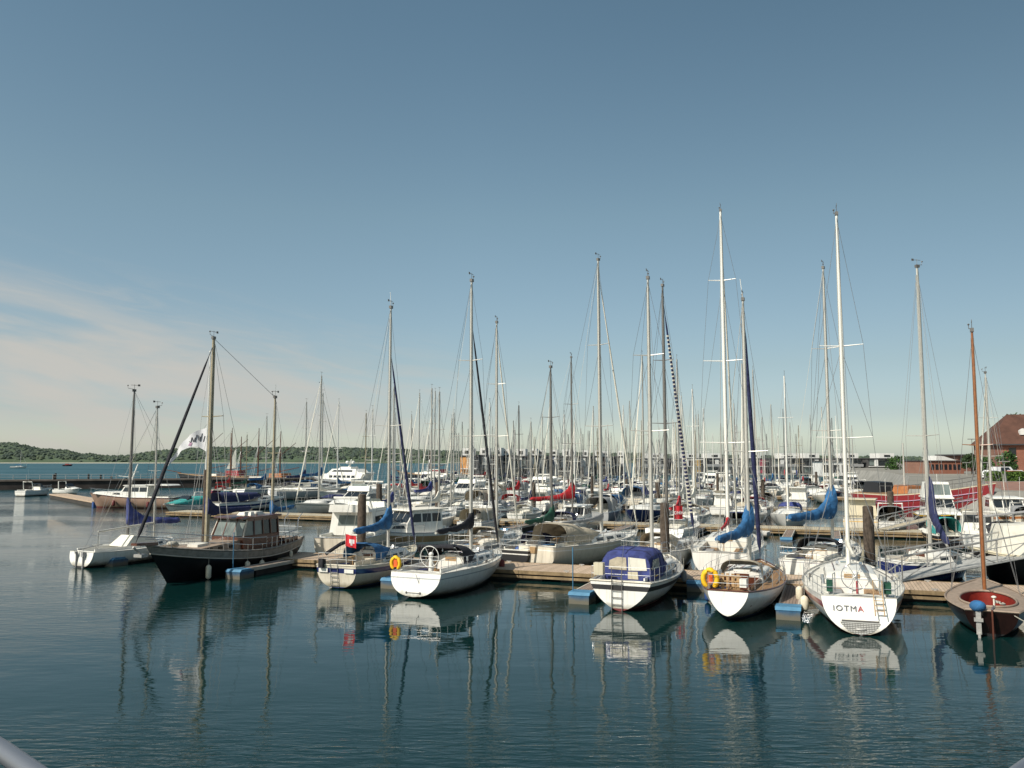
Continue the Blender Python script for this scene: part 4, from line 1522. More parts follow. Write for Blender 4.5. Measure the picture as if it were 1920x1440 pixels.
# --- white yacht with the royal blue cockpit tent ---
def tent_yacht():
    t = berth("sailing_yacht", "white yacht with royal blue cockpit tent, dark stripe and ladder on the stern", "sailboat", 1163, 1146, 66)
    H = Hull(L=8.4, B=3.15, F=1.1, bowF=1.42, sternF=1.18, wt=.82, draft=.4, sb=.0, bow=.9, stern=-.04, kS=1.5, mS=1.5, pw=2.3)
    boots(H, t, ('gel', 'redboot', 'blackboot'), s1=.14, s2=.34, boot=.11)
    cp = (.35, 3.0, .9)
    H.deck(t, 'deckgrey', cp)
    H.cockpit(t, 'gel', cp, .6, 'deck')
    H.rail(t, 'gelcream', .045)
    trunk(t, H, 3.05, 6.9, 1.0, .45, 'cabin', [(3.4, 4.0), (4.3, 4.8), (5.1, 5.5)], door=None)
    tn = MB()
    def arch(x, w, z, h):
        return [Vector((x, w * math.copysign(abs(math.cos(a)) ** .4, math.cos(a)), z + h * math.sin(a) ** .5)) for a in [PI * i / 14 for i in range(15)]]
    R = [arch(.85, 1.08, 1.15, 1.08), arch(1.3, 1.12, 1.15, 1.2), arch(2.4, 1.12, 1.15, 1.24), arch(3.2, 1.06, 1.15, 1.15), arch(4.3, .95, 1.45, .15)]
    tn.loft(R, False, False)
    tn.poly(R[0])
    to = tn.build("cockpit_tent", 'royal', t, 40)
    pipe = MB()
    for r_ in R[1:4]:
        pipe.tube([v + Vector((0, 0, .012)) for v in r_], .022, 5)
    for k in (3, 7, 11):
        pipe.tube([r_[k] + Vector((0, 0, .01)) for r_ in R], .015, 4)
    pipe.build("seams", 'navy', to, 60)
    def patch(pts, m, nm="tent_window"):
        MB().poly(pts).build(nm, m, to, 0)
    def aft(y, z, d=.02):
        return (.85 - d, y, z)
    patch([aft(.74, 1.58), aft(-.05, 1.56), aft(-.03, 2.08), aft(.35, 2.10), aft(.7, 1.95)], 'beige')
    patch([aft(-.12, 1.55), aft(-.92, 1.58), aft(-.86, 2.06), aft(-.12, 2.10)], 'sail')
    patch([aft(-.1, 1.2), aft(-.55, 1.2), aft(-.52, 1.52), aft(-.1, 1.5)], 'cream', "tent_door")
    patch([(.9, -1.115, 1.6), (2.1, -1.15, 1.6), (2.1, -1.125, 2.0), (1.1, -1.115, 2.0)], 'winlit')
    patch([(3.35, -1.07, 1.7), (3.9, -.99, 1.72), (3.55, -.97, 1.98), (3.3, -1.04, 2.08)], 'winlit')
    patch([(1.3, -1.165, 1.3), (1.75, -1.165, 1.3), (1.75, -1.165, 1.36), (1.3, -1.165, 1.36)], 'yellow', "tent_badge")
    H.lifelines(t, h=.6)
    clutter(t, H, 3, 3.1, 6.0, (3.05, 6.9, 1.0, .45))
    cs = MB()
    cs.box(-.05, .22, .72, 1.12, 1.42, 1.92)
    cs.box(-.055, .225, .90, .93, 1.42, 1.925)
    cs.build("life_raft_case", 'cream', t, 0)
    ladder(t, H, .12, 1.75, -.1, .22, 6, 'alud')
    mast_set(t, H, 5.3, 1.5, ztop(t, 5.3, 522), 'alu', .1, ((.45, .95), (.72, .75)), .05, boomL=.1, boomz=2.7, cover=None, furl=None, boom=False)
    winches(t, [(3.2, 1.1, 1.3), (3.2, -1.2, 1.3)])
    fender(t, H, .72, -1, "pale grey-blue fender on the shaded side of the blue-tented yacht", 'greycan', .13, .55, .2)
    fender(t, H, .86, -1, "dark blue fender near the bow of the blue-tented yacht", 'fendb', .16, .6, .25)


tent_yacht()


# --- wood trimmed yacht ---
def wood_trim_yacht():
    t = berth("sailing_yacht", "white yacht with narrow heart-shaped stern, teak trim and blue sail cover", "sailboat", 1366, 1166, 66)
    H = Hull(L=9.4, B=3.35, F=1.02, bowF=1.35, sternF=1.15, wt=.46, tm=.45, draft=.5, sb=.24, bow=1.3, stern=-.2, kS=1.6, mS=1.6, pw=2.1)
    boots(H, t, ('gel', 'blueboot', 'gel'), boot=.06)
    cp = (.6, 3.4, .72)
    H.deck(t, 'teak', cp)
    H.cockpit(t, 'brownwood', cp, .6, 'teak')
    H.rail(t, 'brownwood', .035)
    trunk(t, H, 3.45, 7.2, .9, .44, 'cabin', [(3.8, 4.5), (4.8, 5.4), (5.7, 6.1)], door='brownwood')
    hood(t, 3.2, 4.5, .85, 1.35, .62, 'beige', 1.6, tip=.05)
    gs = MB()
    for y in (-.3, -.1, .1, .3):
        gs.box(.62, .66, y - .06, y + .06, 1.15, 1.75)
    for z in (1.25, 1.45, 1.65):
        gs.box(.60, .68, -.42, .42, z - .02, z + .02)
    gs.build("teak_grating", 'brass', t, 0)
    H.lifelines(t, h=.6)
    horseshoe(t, (.3, .72, 1.55), "large yellow horseshoe lifebuoy on the stern rail of the teak-trimmed white yacht", R=.3, r=.1)
    winches(t, [(2.9, .85, 1.35), (2.9, -.85, 1.35), (3.3, .85, 1.35)])
    clutter(t, H, 4, 3.6, 6.8, (3.45, 7.2, .9, .44), cp)
    sp = MB()
    sp.box(.15, .45, -.68, -.42, 1.3, 1.62)
    sp.build("stern_box", 'cabin', t, 0)
    mast_set(t, H, 5.8, 1.5, ztop(t, 5.8, 562), 'alu', .095, ((.42, .95),), .02, boomL=3.2, boomz=2.85, cover='blue', covh=1.5, boomang=-.28, boomdrop=.1, furl='navy', fr=.10, fstop=.97, ant=1.0)
    tl = MB()
    tl.tube([(.1, 0, 1.2), (1.7, 0, 1.55)], .03, 6)
    tl.build("tiller", 'brownwood', t, 60)
    fender(t, H, .45, 1, "turquoise-blue fender low on the left side of the teak-trimmed yacht", 'fendb', .14, .5, .5)
    fender(t, H, .80, -1, "upright white fender at the right side of the teak-trimmed yacht", 'fend', .15, .6, -.1, "pair of white fenders right of the teak-trimmed yacht")
    fender(t, H, .86, -1, "white fender next to its twin, nearer the bow of the teak-trimmed yacht", 'fend', .15, .6, -.1, "pair of white fenders right of the teak-trimmed yacht")


wood_trim_yacht()


# --- lettered yacht ---
def lettered_yacht():
    t = berth("sailing_yacht", "large white yacht with a name lettered across its round open stern", "sailboat", 1612, 1184, 71)
    H = Hull(L=10.6, B=3.85, F=1.18, bowF=1.48, sternF=1.22, wt=.66, tm=.42, draft=.4, sb=.02, bow=.9, stern=-.8, kS=2.0, mS=2.0, pw=2.1)
    boots(H, t, ('gel', 'redboot', 'gelred'), s1=.18, s2=.40, boot=.05, tmats=['gel', 'redboot', 'gel'])
    cp = (.45, 3.9, .95)
    H.deck(t, 'deck', cp)
    H.cockpit(t, 'gel', cp, .6, 'teak')
    H.rail(t, 'alu', .022)
    trunk(t, H, 3.95, 8.0, 1.05, .42, 'cabin', [(4.3, 5.0), (5.3, 6.0), (6.3, 6.8)], door='brass')
    wheel(t, 1.6, 1.75, .5, 'steel')
    H.lifelines(t, h=.62)
    winches(t, [(3.0, 1.15, 1.4), (3.0, -1.15, 1.4), (1.9, 1.15, 1.4), (1.9, -1.15, 1.4)])
    a, b = H.P(0, .78), H.P(0, .60)
    tilt = math.atan2(a.x - b.x, .18)
    # lettering lies on the raked transom
    p = H.P(0, .82)
    lt_ = text_on(t, "IOTMA", (p.x - .03, .38, .84), (PI / 2 - tilt, 0, -PI / 2), .30, 'lettergrey', bold=.0)
    lt_.data.materials.append(M['letterred'])
    xs_ = [v.co.x for v in lt_.data.vertices]
    cut = min(xs_) + (max(xs_) - min(xs_)) * .785
    for f_ in lt_.data.polygons:
        if f_.center.x > cut:
            f_.material_index = 1
    clutter(t, H, 5, 4.0, 7.6, (3.95, 8.0, 1.05, .42), cp)
    for y in (-.85, .85):
        m = MB()
        m.tube([(.1, y, 1.25), (.1, y, 2.0), (.55, y * .9, 2.0), (.55, y * .9, 1.3)], .02, 5)
        m.build("helm_rail", 'steel', t, 40)
    # step and grille in the lower stern
    g = MB()
    zs_ = [.02, .12, .22, .32, .42]
    def yy(z, k=.72):
        return abs(H.P(0, z).y) * k
    ring = [(H.P(0, z).x - .012, yy(z), z) for z in zs_] + [(H.P(0, z).x - .012, -yy(z), z) for z in reversed(zs_)]
    g.poly(ring)
    g.build("stern_step", 'deckgrey', t, 0)
    g = MB()
    for i in range(7):
        z = .06 + i * .055
        x = H.P(0, z).x - .03
        g.bar((x, -yy(z), z), (x, yy(z), z), .012, .012)
    for i in range(-9, 10):
        y = i * .09
        zl = .05
        while yy(zl) < abs(y) and zl < .4:
            zl += .02
        g.bar((H.P(0, zl).x - .03, y, zl), (H.P(0, .4).x - .03, y, .4), .010, .010)
    g.build("step_grating", 'alud', t, 0)
    MB().ell((H.P(0, .2).x - .05, 0, .2), .05, .2, .05).build("step_vent", 'galv', t, 60)
    MB().bar((H.P(0, .46).x - .03, -.62, .46), (H.P(0, .46).x - .03, .62, .46), .03, .05).build("step_edge", 'alud', t, 0)
    st_ = MB()
    st_.tube([(-.70, -.5, .70), (-.12, -.5, 1.32), (.0, -.5, 1.85)], .02, 5)
    st_.tube([(-.70, -.8, .70), (-.12, -.8, 1.32), (.0, -.8, 1.85)], .02, 5)
    for k in (.25, .5, .75):
        st_.bar((lerp(-.70, -.12, k), -.5, lerp(.70, 1.32, k)), (lerp(-.70, -.12, k), -.8, lerp(.70, 1.32, k)), .06, .02)
    st_.build("boarding_ladder", 'brass', t, 40)
    MB().box(.28, .34, -.02, .05, 1.3, 1.75).build("fire_extinguisher", 'letterred', t, 0)
    an = MB()
    an.tube([(.3, -.98, 1.2), (.3, -.98, 3.6)], .022, 5)
    an.build("aerial_pole", 'alud', t, 0)
    for y in (.95, -1.0):
        MB().box(.15, .5, y - .12, y + .12, 1.35, 1.75).build("stern_locker", 'green', t, 0)
    mast_set(t, H, 6.3, 1.55, ztop(t, 6.3, 408), 'whitemast', .105, ((.36, 1.15), (.62, .9)), .55, wr=.010, boomL=4.3, boomz=2.5, cover='sail', covh=.45, furl=None, fore=True, fstop=.9)
    fender(t, H, .22, 1, "cream fender hanging at the left quarter of the lettered yacht, nearer one", 'fend', .16, .62, .35)
    fender(t, H, .36, 1, "pinkish white fender at the left side of the lettered yacht, farther one", 'fend', .15, .6, .2)
    fender(t, H, .62, -1, "cream fender high on the right side of the lettered yacht", 'fend', .15, .65, -.05)
    for px in (1515, 1523):
        pass
    return t


lettered_yacht()


# --- open wooden boat at the right ---
def open_boat():
    t = thing("wooden_sailing_boat", "open dark wooden sailing boat with red-brown inside and blue outboard cover", "sailboat", W(1862, 1196), math.radians(63))
    H = Hull(L=7.6, B=2.85, F=.85, bowF=1.1, sternF=.9, wt=.58, tm=.45, draft=.35, sb=-.02, bow=.8, stern=.25, kS=1.9, mS=1.9, pw=1.9)
    boots(H, t, ('darkwood', 'blackboot', 'darkwood'))
    # decks around an oval well
    mb = MB()
    n = 32
    x0, x1 = .75, 4.6
    def well(a):
        return Vector(((x0 + x1) / 2 + (x1 - x0) / 2 * math.cos(a), 0.92 * math.sin(a) * (1 - .08 * math.cos(a)), 0))
    outer, inner, floor = [], [], []
    for i in range(n):
        a = 2 * PI * i / n
        w = well(a)
        # outer point: ray from the centre of the well to the hull edge
        cx = (x0 + x1) / 2
        tt = math.cos(a)
        x = cx + (H.L * .995 - cx) * tt if tt > 0 else cx + cx * tt
        h = H.hw(x)
        y = h * math.sin(a) / max(abs(math.sin(a)), .0001) * min(1, abs(math.sin(a)) * (1.9 if tt < 0 else 1.25))
        if abs(math.sin(a)) < .001:
            y = 0
        outer.append(Vector((x, y, H.sheer(x / H.L) - .01)))
        inner.append(Vector((w.x, w.y, H.sheer(w.x / H.L) + .05)))
        floor.append(Vector((w.x, w.y * .8, .18)))
    # straight deck strips instead of rays: cleaner
    xs = sorted(set([H.L * i / 30 for i in range(30)] + [x0, x1, H.L * .995]))
    for a, b in zip(xs, xs[1:]):
        def row(x):
            h = H.hw(x)
            z = H.sheer(x / H.L) - .01
            q = (x - (x0 + x1) / 2) / ((x1 - x0) / 2)
            w = .95 * max(0, 1 - abs(q) ** 2.2) ** .5 if abs(q) <= 1 else 0
            w = min(w, h - .25)
            w = max(w, 0)
            return [(x, h - .01, z), (x, lerp(h, w, .5), z + .04), (x, w, z + .06)]
        ra, rb = row(a), row(b)
        for sd in (1, -1):
            for j in range(2):
                mb.add([(p[0], p[1] * sd, p[2]) for p in (ra[j], rb[j], rb[j + 1], ra[j + 1])], [(0, 1, 2, 3)])
    mb.build("deck", 'paledeck', t, 40)
    cm = MB()
    ws = MB()
    pts = []
    for i in range(41):
        a = 2 * PI * i / 40
        x = (x0 + x1) / 2 + (x1 - x0) / 2 * math.cos(a)
        q = math.cos(a)
        w = min(.95 * max(0, 1 - abs(q) ** 2.2) ** .5, H.hw(x) - .25)
        pts.append(Vector((x, math.copysign(max(w, 0), math.sin(a)), H.sheer(x / H.L) + .08)))
    cm.tube(pts, .045, 6)
    cm.build("coaming", 'paledeck', t, 60)
    for a, b in zip(pts, pts[1:]):
        ws.add([a, b, Vector((b.x, b.y * .85, .12)), Vector((a.x, a.y * .85, .12))], [(0, 1, 2, 3)])
    ws.poly([Vector((p.x, p.y * .85, .12)) for p in pts[:-1]])
    ws.build("cockpit", 'mahog', t, 30)
    th = MB()
    th.box(1.1, 1.35, -.75, .75, .48, .52)
    th.box(3.3, 3.55, -.8, .8, .52, .56)
    th.build("thwart", 'mahog', t, 0)
    H.rail(t, 'paledeck', .04, "gunwale")
    ob = MB()
    ob.ell((.05, .42, 1.05), .36, .27, .2, 12, 7)
    ob.build("outboard_cover", 'blue', t, 60)
    lg = MB()
    lg.box(-.16, .02, .34, .5, .1, .95)
    lg.box(-.22, .0, .28, .56, .55, .66)
    lg.box(-.3, .05, .38, .46, -.2, .15)
    lg.build("outboard_leg", 'galv', t, 0)
    xm = 4.9
    ms = mast_set(t, H, xm, .8, ztop(t, xm, 622), 'spruce', .085, ((.56, .55),), .35, boomL=.2, boomz=1.5, cover=None, boom=False, fore=True, fstop=.8, back=False)
    bm_ = MB()
    bm_.tube([(xm - .2, 0, 1.6), (1.0, -.15, 1.35)], .05, 6)
    tl = MB()
    tl.tube([(-.1, 0, .95), (1.5, -.2, 1.05)], .028, 6)
    tl.box(-.3, -.05, -.025, .025, -.2, 1.0)
    tl.build("rudder", 'brownwood', t, 0)
    tb = MB()
    tb.tube([(.7, -.12, .5), (.75, -.12, 1.25)], .035, 6)
    tb.ell((.75, -.12, 1.3), .09, .09, .05)
    tb.build("mainsheet_post", 'sail', t, 60)
    bu = MB()
    bu.arc((1.5, -.35, 1.0), .14, .04, (1, 0, 0), (0, 1, .3), 0, 2 * PI, 12)
    bu.build("coiled_rope", 'rope', t, 60)
    moor(world_of(t, (.1, -.6, .85)), world_of(t, (-1.6, -2.6, .2)), "pale mooring line from the stern of the open wooden boat", .1)


open_boat()

# mooring lines of the front row
for a, b, lab in (((730, 1108), (700, 1075), "mooring line from the stern of the navy-striped yacht"),
                  ((1110, 1128), (1085, 1112), "mooring line from the blue-tented yacht to the finger float"),
                  ((1462, 1140), (1440, 1120), "mooring line between the teak-trimmed yacht and the finger float")):
    pass

for i, px in enumerate((700, 790, 880, 960, 1075, 1150, 1290, 1390, 1470, 1560)):
    s_ = s_for(px, 26)
    q = st(s_, 32 - 8.2)
    finger((q.x, q.y), 8.1, f"narrow finger pontoon on the near side of the second pontoon, {['first', 'second', 'third', 'fourth', 'fifth', 'sixth', 'seventh', 'eighth', 'ninth', 'tenth'][i]} from left", blue=True, w=.7)
for i, (px, ty, Yd) in enumerate(((820, 905, 90), (930, 900, 104), (1110, 893, 128), (1175, 898, 118), (1345, 888, 140), (1430, 900, 98), (1530, 885, 150), (760, 900, 118))):
    pile(px, ty, Yd, f"brown timber pile among the crowded moored yachts, {['second', 'third', 'fourth', 'fifth', 'sixth', 'seventh', 'eighth', 'first'][i]} from left of eight", .24)


# ================================================================== MOTOR BOATS
def panel(parent, pts, m='win', name="window"):
    return MB().poly(pts).build(name, m, parent, 0)


def side_panels(parent, w, tum, z0, z1, quads, m='win', off=.015):
    """quads in (x, z) laid on both leaning sides of a sym body"""
    for q in quads:
        for sd in (1, -1):
            pts = [(x, sd * (w - tum * (z - z0) / (z1 - z0) + off), z) for x, z in q]
            panel(parent, pts, m)


def motorboat(t, L=9, B=3.1, F=1.15, bowF=1.55, style='cabin', hullm=('gel', 'blackboot', 'gelgrey'), cab='cabin', roofm='cabin', detail=True, canvas=None,
              s1=.2, s2=.26, bow=1.0, sternF=None):
    H = Hull(L=L, B=B, F=F, bowF=bowF, sternF=F if sternF is None else sternF, wt=.88, tm=.4, draft=.3, sb=-.15, bow=bow, stern=.05, kS=3.2, mS=3.0, kB=1.2, mB=1.1, pw=2.4)
    H.build(t, list(hullm), s1=s1, s2=s2, boot=.12, nt=16)
    cp = (.3, L * .26, B * .36)
    H.deck(t, 'deck', cp, 16)
    H.cockpit(t, cab, cp, .6, 'deck')
    H.rail(t, 'steel' if hullm[0] != 'black' else 'rail', .03)
    zc = F - .02
    if style == 'cabin':          # trunk forward, wheelhouse amidships
        a, b, c, d = L * .26, L * .56, L * .62, L * .90
        w = B * .40
        fc = MB().sym([(b - .1, zc), (d, bowF - .12), (d - .5, bowF + .12), (b - .1, zc + .75)], w * .9, .12).build("fore_cabin", cab, t, 20)
        side_panels(fc, w * .9, .12, zc, zc + .75, [[(b + .2, zc + .38), (b + 1.3, zc + .42), (b + 1.1, zc + .6), (b + .3, zc + .6)]])
        wh = MB().sym([(a, zc), (b + .2, zc), (b + .1, zc + .72), (b - .45, zc + 1.5), (a, zc + 1.55)], w, .18).build("wheelhouse", cab, t, 20)
        z0, z1 = zc, zc + 1.55
        q = []
        k = 3
        for i in range(k):
            x0, x1 = lerp(a + .15, b - .2, i / k), lerp(a + .15, b - .2, (i + 1) / k) - .12
            q.append([(x0, zc + .78), (x1 + (.15 if i == k - 1 else 0), zc + .78), (x1 - (.18 if i == k - 1 else 0), zc + 1.35), (x0, zc + 1.35)])
        side_panels(wh, w, .18, z0, z1, q)
        for y0, y1 in ((-.92, -.34), (-.28, .28), (.34, .92)):
            def wp(y, f):
                ww = w - .18 * (lerp(.78, 1.42, f)) / 1.55
                return (lerp(b + .08, b - .4, f) + .02, y * ww, zc + lerp(.78, 1.42, f) + .01)
            panel(wh, [wp(y0, 0), wp(y1, 0), wp(y1, 1), wp(y0, 1)], 'win', "windscreen")
        MB().sym([(a - .5, zc + 1.55), (b - .2, zc + 1.52), (b - .3, zc + 1.62), (a - .5, zc + 1.65)], w - .08).build("roof", roofm, wh, 20)
        if canvas:
            hood(t, .4, a + .1, w, zc + .15, 1.35, canvas, zc + .2, win=False, name="cockpit_canopy", tip=1.3)
    elif style == 'fly':          # flybridge cruiser
        a, b, d = L * .22, L * .62, L * .92
        w = B * .42
        fc = MB().sym([(b - .3, zc), (d, bowF - .12), (d - .8, bowF + .2), (b - .3, zc + .9)], w * .9, .18).build("fore_cabin", cab, t, 20)
        z0, z1 = zc, zc + 1.5
        wh = MB().sym([(a, zc), (b + .5, zc + .1), (b + .2, zc + .8), (b - .9, zc + 1.45), (a, zc + 1.5)], w, .22).build("saloon", cab, t, 20)
        side_panels(wh, w, .22, z0, z1, [[(a + .4, zc + .7), (b - .1, zc + .7), (b - .8, zc + 1.2), (a + .5, zc + 1.2)]])
        def wp(y, f):
            ww = w - .22 * lerp(.85, 1.4, f) / 1.5
            return (lerp(b + .14, b - .8, f) + .02, y * ww, zc + lerp(.85, 1.4, f) + .02)
        for y0, y1 in ((-.9, -.33), (-.28, .28), (.33, .9)):
            panel(wh, [wp(y0, 0), wp(y1, 0), wp(y1, 1), wp(y0, 1)], 'win', "windscreen")
        panel(wh, [(a - .02, -w * .62, zc + .62), (a - .02, w * .62, zc + .62), (a - .02, w * .55, zc + 1.28), (a - .02, -w * .55, zc + 1.28)], 'winlit', "saloon_window")
        fb = MB().sym([(a - .7, z1 + .02), (b - .7, z1 - .02), (b - 1.0, z1 + .5), (b - 1.4, z1 + .55), (b - 1.5, z1 + .2), (a - .3, z1 + .2), (a - .7, z1 + .5)], w - .2, .1).build("flybridge", cab, t, 20)
        panel(fb, [(b - .98, -w * .6, z1 + .5), (b - .98, w * .6, z1 + .5), (b - 1.1, w * .55, z1 + .72), (b - 1.1, -w * .55, z1 + .72)], 'winlit', "flybridge_screen")
        ar = MB()
        ar.tube([(a + .2, w - .3, z1), (a - .1, w - .35, z1 + .9), (a - .1, -w + .35, z1 + .9), (a + .2, -w + .3, z1)], .09, 6)
        ar.build("radar_arch", cab, t, 40)
        MB().box(-.75, .02, -B * .42, B * .42, .22, .32).build("swim_platform", 'deck', t, 0)
    elif style == 'sport':        # low cruiser with a windscreen, open aft
        b, d = L * .58, L * .93
        w = B * .41
        fc = MB().sym([(b - .5, zc), (d, bowF - .1), (d - 1.2, bowF + .12), (b, zc + .6), (b - .5, zc + .6)], w * .92, .2).build("fore_cabin", cab, t, 20)
        side_panels(fc, w * .92, .2, zc, zc + .6, [[(b - .1, zc + .3), (b + 1.2, zc + .34), (b + .8, zc + .48), (b - .1, zc + .5)]])
        ws = MB()
        ws.sym([(b - .3, zc + .55), (b + .3, zc + .6), (b - .35, zc + 1.15), (b - .5, zc + 1.1)], w * .85, .1)
        ws.build("windscreen", 'win', fc, 0)
        ar = MB()
        ar.tube([(L * .26, w, zc), (L * .22, w - .1, zc + 1.5), (L * .22, -w + .1, zc + 1.5), (L * .26, -w, zc)], .08, 6)
        ar.build("radar_arch", cab, t, 40)
        if canvas:
            hood(t, .35, b - .2, w, zc + .15, 1.15, canvas, zc + .55, win=False, name="cockpit_canopy", tip=.62)
    if detail:
        r = MB()
        for sd in (1, -1):
            pts = []
            for i in range(8):
                q = lerp(.45, .985, i / 7)
                e = H.P(q, H.sheer(q), sd, -.06)
                pts.append(e + Vector((0, 0, .55)))
                r.tube([e, e + Vector((0, 0, .55))], .014, 4)
            r.tube(pts + [Vector((L + .05, 0, bowF + .55))], .016, 4)
        r.build("bow_rail", 'steel', t, 40)
        an = MB()
        an.tube([(L * .3, .3, zc + 1.5), (L * .27, .3, zc + 3.6)], .014, 4)
        an.build("aerial", 'whitemast', t, 0)
    return H


# ================================================================== BOATS BEHIND THE FIRST PONTOON
T1 = PONT_W + .45


def far_berth(name, label, cat, px, t, deg=0.0, away=True, group=None):
    """a boat lying at right angles to the pontoons; t is its stern, away = bow pointing away from the camera"""
    s = s_for(px, t)
    return thing(name, label, cat, st(s, t), ANG_N + (0 if away else PI) + math.radians(deg), group)


def yacht(t, L=9.5, B=3.1, hullm=('gel', 'blackboot', 'gelnavy'), cover='blue', hoodm='navy', top=13.5, mastm='alu', furl='sail', H=None, spr=((.45, .85), (.7, .65)), s1=.16, s2=.22,
          boomang=0.0, mastx=.6, wr=.011, F=1.05, stern=0.0, sb=.03, lines=True, covh=1.0, boom=True, rake=.1, winm='win', fr=.06, r=.085, boomz=2.5, full=True, fs=.95, lash=None):
    H = H or Hull(L=L, B=B, F=F, bowF=F + .28, sternF=F + .05, wt=.72, stern=stern, sb=sb, pw=2.1)
    H.build(t, list(hullm), s1=s1, s2=s2, nt=14 if not full else 20)
    cp = (.35, L * .34, B * .28)
    H.deck(t, 'deck', cp, 14)
    H.cockpit(t, 'deck', cp, .55, 'teak' if full else 'deck')
    H.rail(t, 'alu', .025)
    trunk(t, H, L * .345, L * .76, B * .33, .43, 'cabin', [(L * .39, L * .46), (L * .49, L * .56), (L * .59, L * .64)] if full else [(L * .39, L * .62)], door='brass', wmat=winm)
    if hoodm:
        hood(t, L * .27, L * .45, B * .32, F + .12, .82, hoodm, F + .55, win=full, tip=.05)
    if full:
        clutter(t, H, int(L * 10), L * .35, L * .65, (L * .345, L * .76, B * .33, .43), cp)
    if lines:
        H.lifelines(t, h=.6, n=6 if full else 4, r=.014)
    mast_set(t, H, L * mastx, F + .45, top, mastm, r, spr, rake, wr=wr, boomL=L * .4, boomz=boomz, cover=cover, furl=furl, fr=fr, fstop=fs, boomang=boomang, covh=covh, boom=boom, frmat2=lash)
    return H


t = far_berth("motor_yacht", "white flybridge motor yacht with its stern to the first pontoon", "motor boat", 640, T1 + .4, 12)
motorboat(t, 10.5, 3.7, 1.35, 1.8, 'fly', ('gelcream', 'blackboot', 'gelcream'), 'cabin')

t = far_berth("motor_cruiser", "cream motor cruiser with big windscreen and brown hull band behind the dark boom cover", "motor boat", 862, T1 + 12, -28, away=False)
motorboat(t, 9.5, 3.4, 1.15, 1.6, 'cabin', ('gel', 'blackboot', 'brass'), 'cabin', 'sail', s1=.2, s2=.62)

t = far_berth("sailing_yacht", "white yacht with beige tent and small brown board on its square stern", "sailboat", 1006, T1 + .2, -18)
H = yacht(t, 11.2, 3.6, ('gelcream', 'blackboot', 'gel'), 'greycan', 'beige', ztop(t, 6.6, 487), 'alu', 'sail', F=1.3, spr=((.38, 1.05), (.68, .8)), r=.11, covh=.5)
bp = MB().box(-.04, .0, .0, .5, .95, 1.3)
bp.build("name_board", 'brass', t, 0)
tn = hood(t, 1.2, 4.0, 1.25, 1.45, 1.1, 'beige', 1.75, win=True, name="cockpit_tent", tip=.1)
fender(t, H, .02, 1, "blue round fender on the stern of the yacht with the brown board", 'fendb', .17, .5, .1)

t = far_berth("sailing_yacht", "white yacht behind the blue-tented one, its furled jib wound in navy and white", "sailboat", 1193, T1 + .3, -12)
H = yacht(t, 8.6, 3.0, ('gel', 'blackboot', 'gel'), None, 'beige', ztop(t, 4.1, 536), 'alud', 'navy', F=1.15, boom=False, r=.10, mastx=.48, lash='sail', fr=.09)
fender(t, H, .9, -1, "dark blue fender at the bow of the yacht with the spiral-wound jib", 'fendb', .17, .7, .25)

t = far_berth("sailing_yacht", "cream-decked yacht with pale furled sails behind the bow of the wheel-steered white yacht", "sailboat", 874, T1 + .3, 2)
H = yacht(t, 9.8, 3.2, ('gelgrey', 'blackboot', 'gelcream'), None, 'beige', ztop(t, 5.4, 605), 'alu', 'sail', F=1.15, boom=False, r=.095, mastx=.55)
t = far_berth("sailing_yacht", "dark-hulled small yacht left of the yacht with the brown stern board", "sailboat", 962, T1 + .3, -10)
H = yacht(t, 8.6, 2.7, ('shipblack', 'blackboot', 'gel'), 'green', 'navy', 12.0, 'alud', None, F=1.0, r=.08, mastx=.55)
t = far_berth("sailing_yacht", "white yacht with bright red boom cover swung left, near side of the second pontoon", "sailboat", 1030, 32 - 11.5, 0)
H = yacht(t, 10.2, 3.2, ('gel', 'blackboot', 'gelgrey'), 'red', 'navy', ztop(t, 6.0, 670), 'alud', None, F=1.1, covh=1.5, boomang=-.75, boomz=2.9, r=.09)
t = far_berth("sailing_yacht", "big white yacht with the tallest bright white mast in the harbour", "sailboat", 1345, T1 + .4, 2)
H = yacht(t, 13.5, 4.0, ('gel', 'blackboot', 'gel'), 'red', None, ztop(t, 5.4, 395), 'whitemast', 'sail', mastx=.42, F=1.3, spr=((.28, 1.5), (.53, 1.2), (.78, .8)), r=.13, covh=.45, rake=.25)

t = far_berth("sailing_yacht", "white yacht with blue sail cover swung left, stern to the first pontoon", "sailboat", 1497, T1 - .1, -14)
H = yacht(t, 10.0, 3.3, ('gel', 'blueboot', 'gelnavy'), 'blue', 'darkcan', ztop(t, 6.0, 503), 'alu', None, F=1.15, spr=((.40, .95), (.70, .75)), r=.095, covh=1.9, boomz=3.0, boomang=-.35, s1=.1, s2=.12)

# blue-hulled yacht at the right lies along the far side of the pontoon
b, a = W(1806, 1084), W(1672, 1090)
d = a - b
t = thing("sailing_yacht", "dark blue yacht with white letters on its side, by the gangway", "sailboat", a, math.atan2(-d.y, -d.x))
Lb = d.length + .8
H = Hull(L=Lb, B=2.8, F=1.0, bowF=1.25, sternF=1.05, wt=.7)
H.build(t, ['gelnavy', 'blackboot', 'gel'], s1=.02, s2=.12)
H.deck(t, 'deck', (.35, Lb * .34, .8))
H.cockpit(t, 'deck', (.35, Lb * .34, .8), .55)
trunk(t, H, Lb * .35, Lb * .8, .95, .45, 'cabin', [(Lb * .42, Lb * .52), (Lb * .56, Lb * .64)])
H.rail(t, 'gel', .03)
H.lifelines(t, h=.6, n=5)
mast_set(t, H, Lb * .47, 1.4, ztop(t, Lb * .47, 500), 'alu', .095, ((.40, 1.2),), .05, boomL=3.0, boomz=3.2, cover='navy', covh=2.2, boomang=1.1, fore=True, furl=None, boomdrop=1.2)
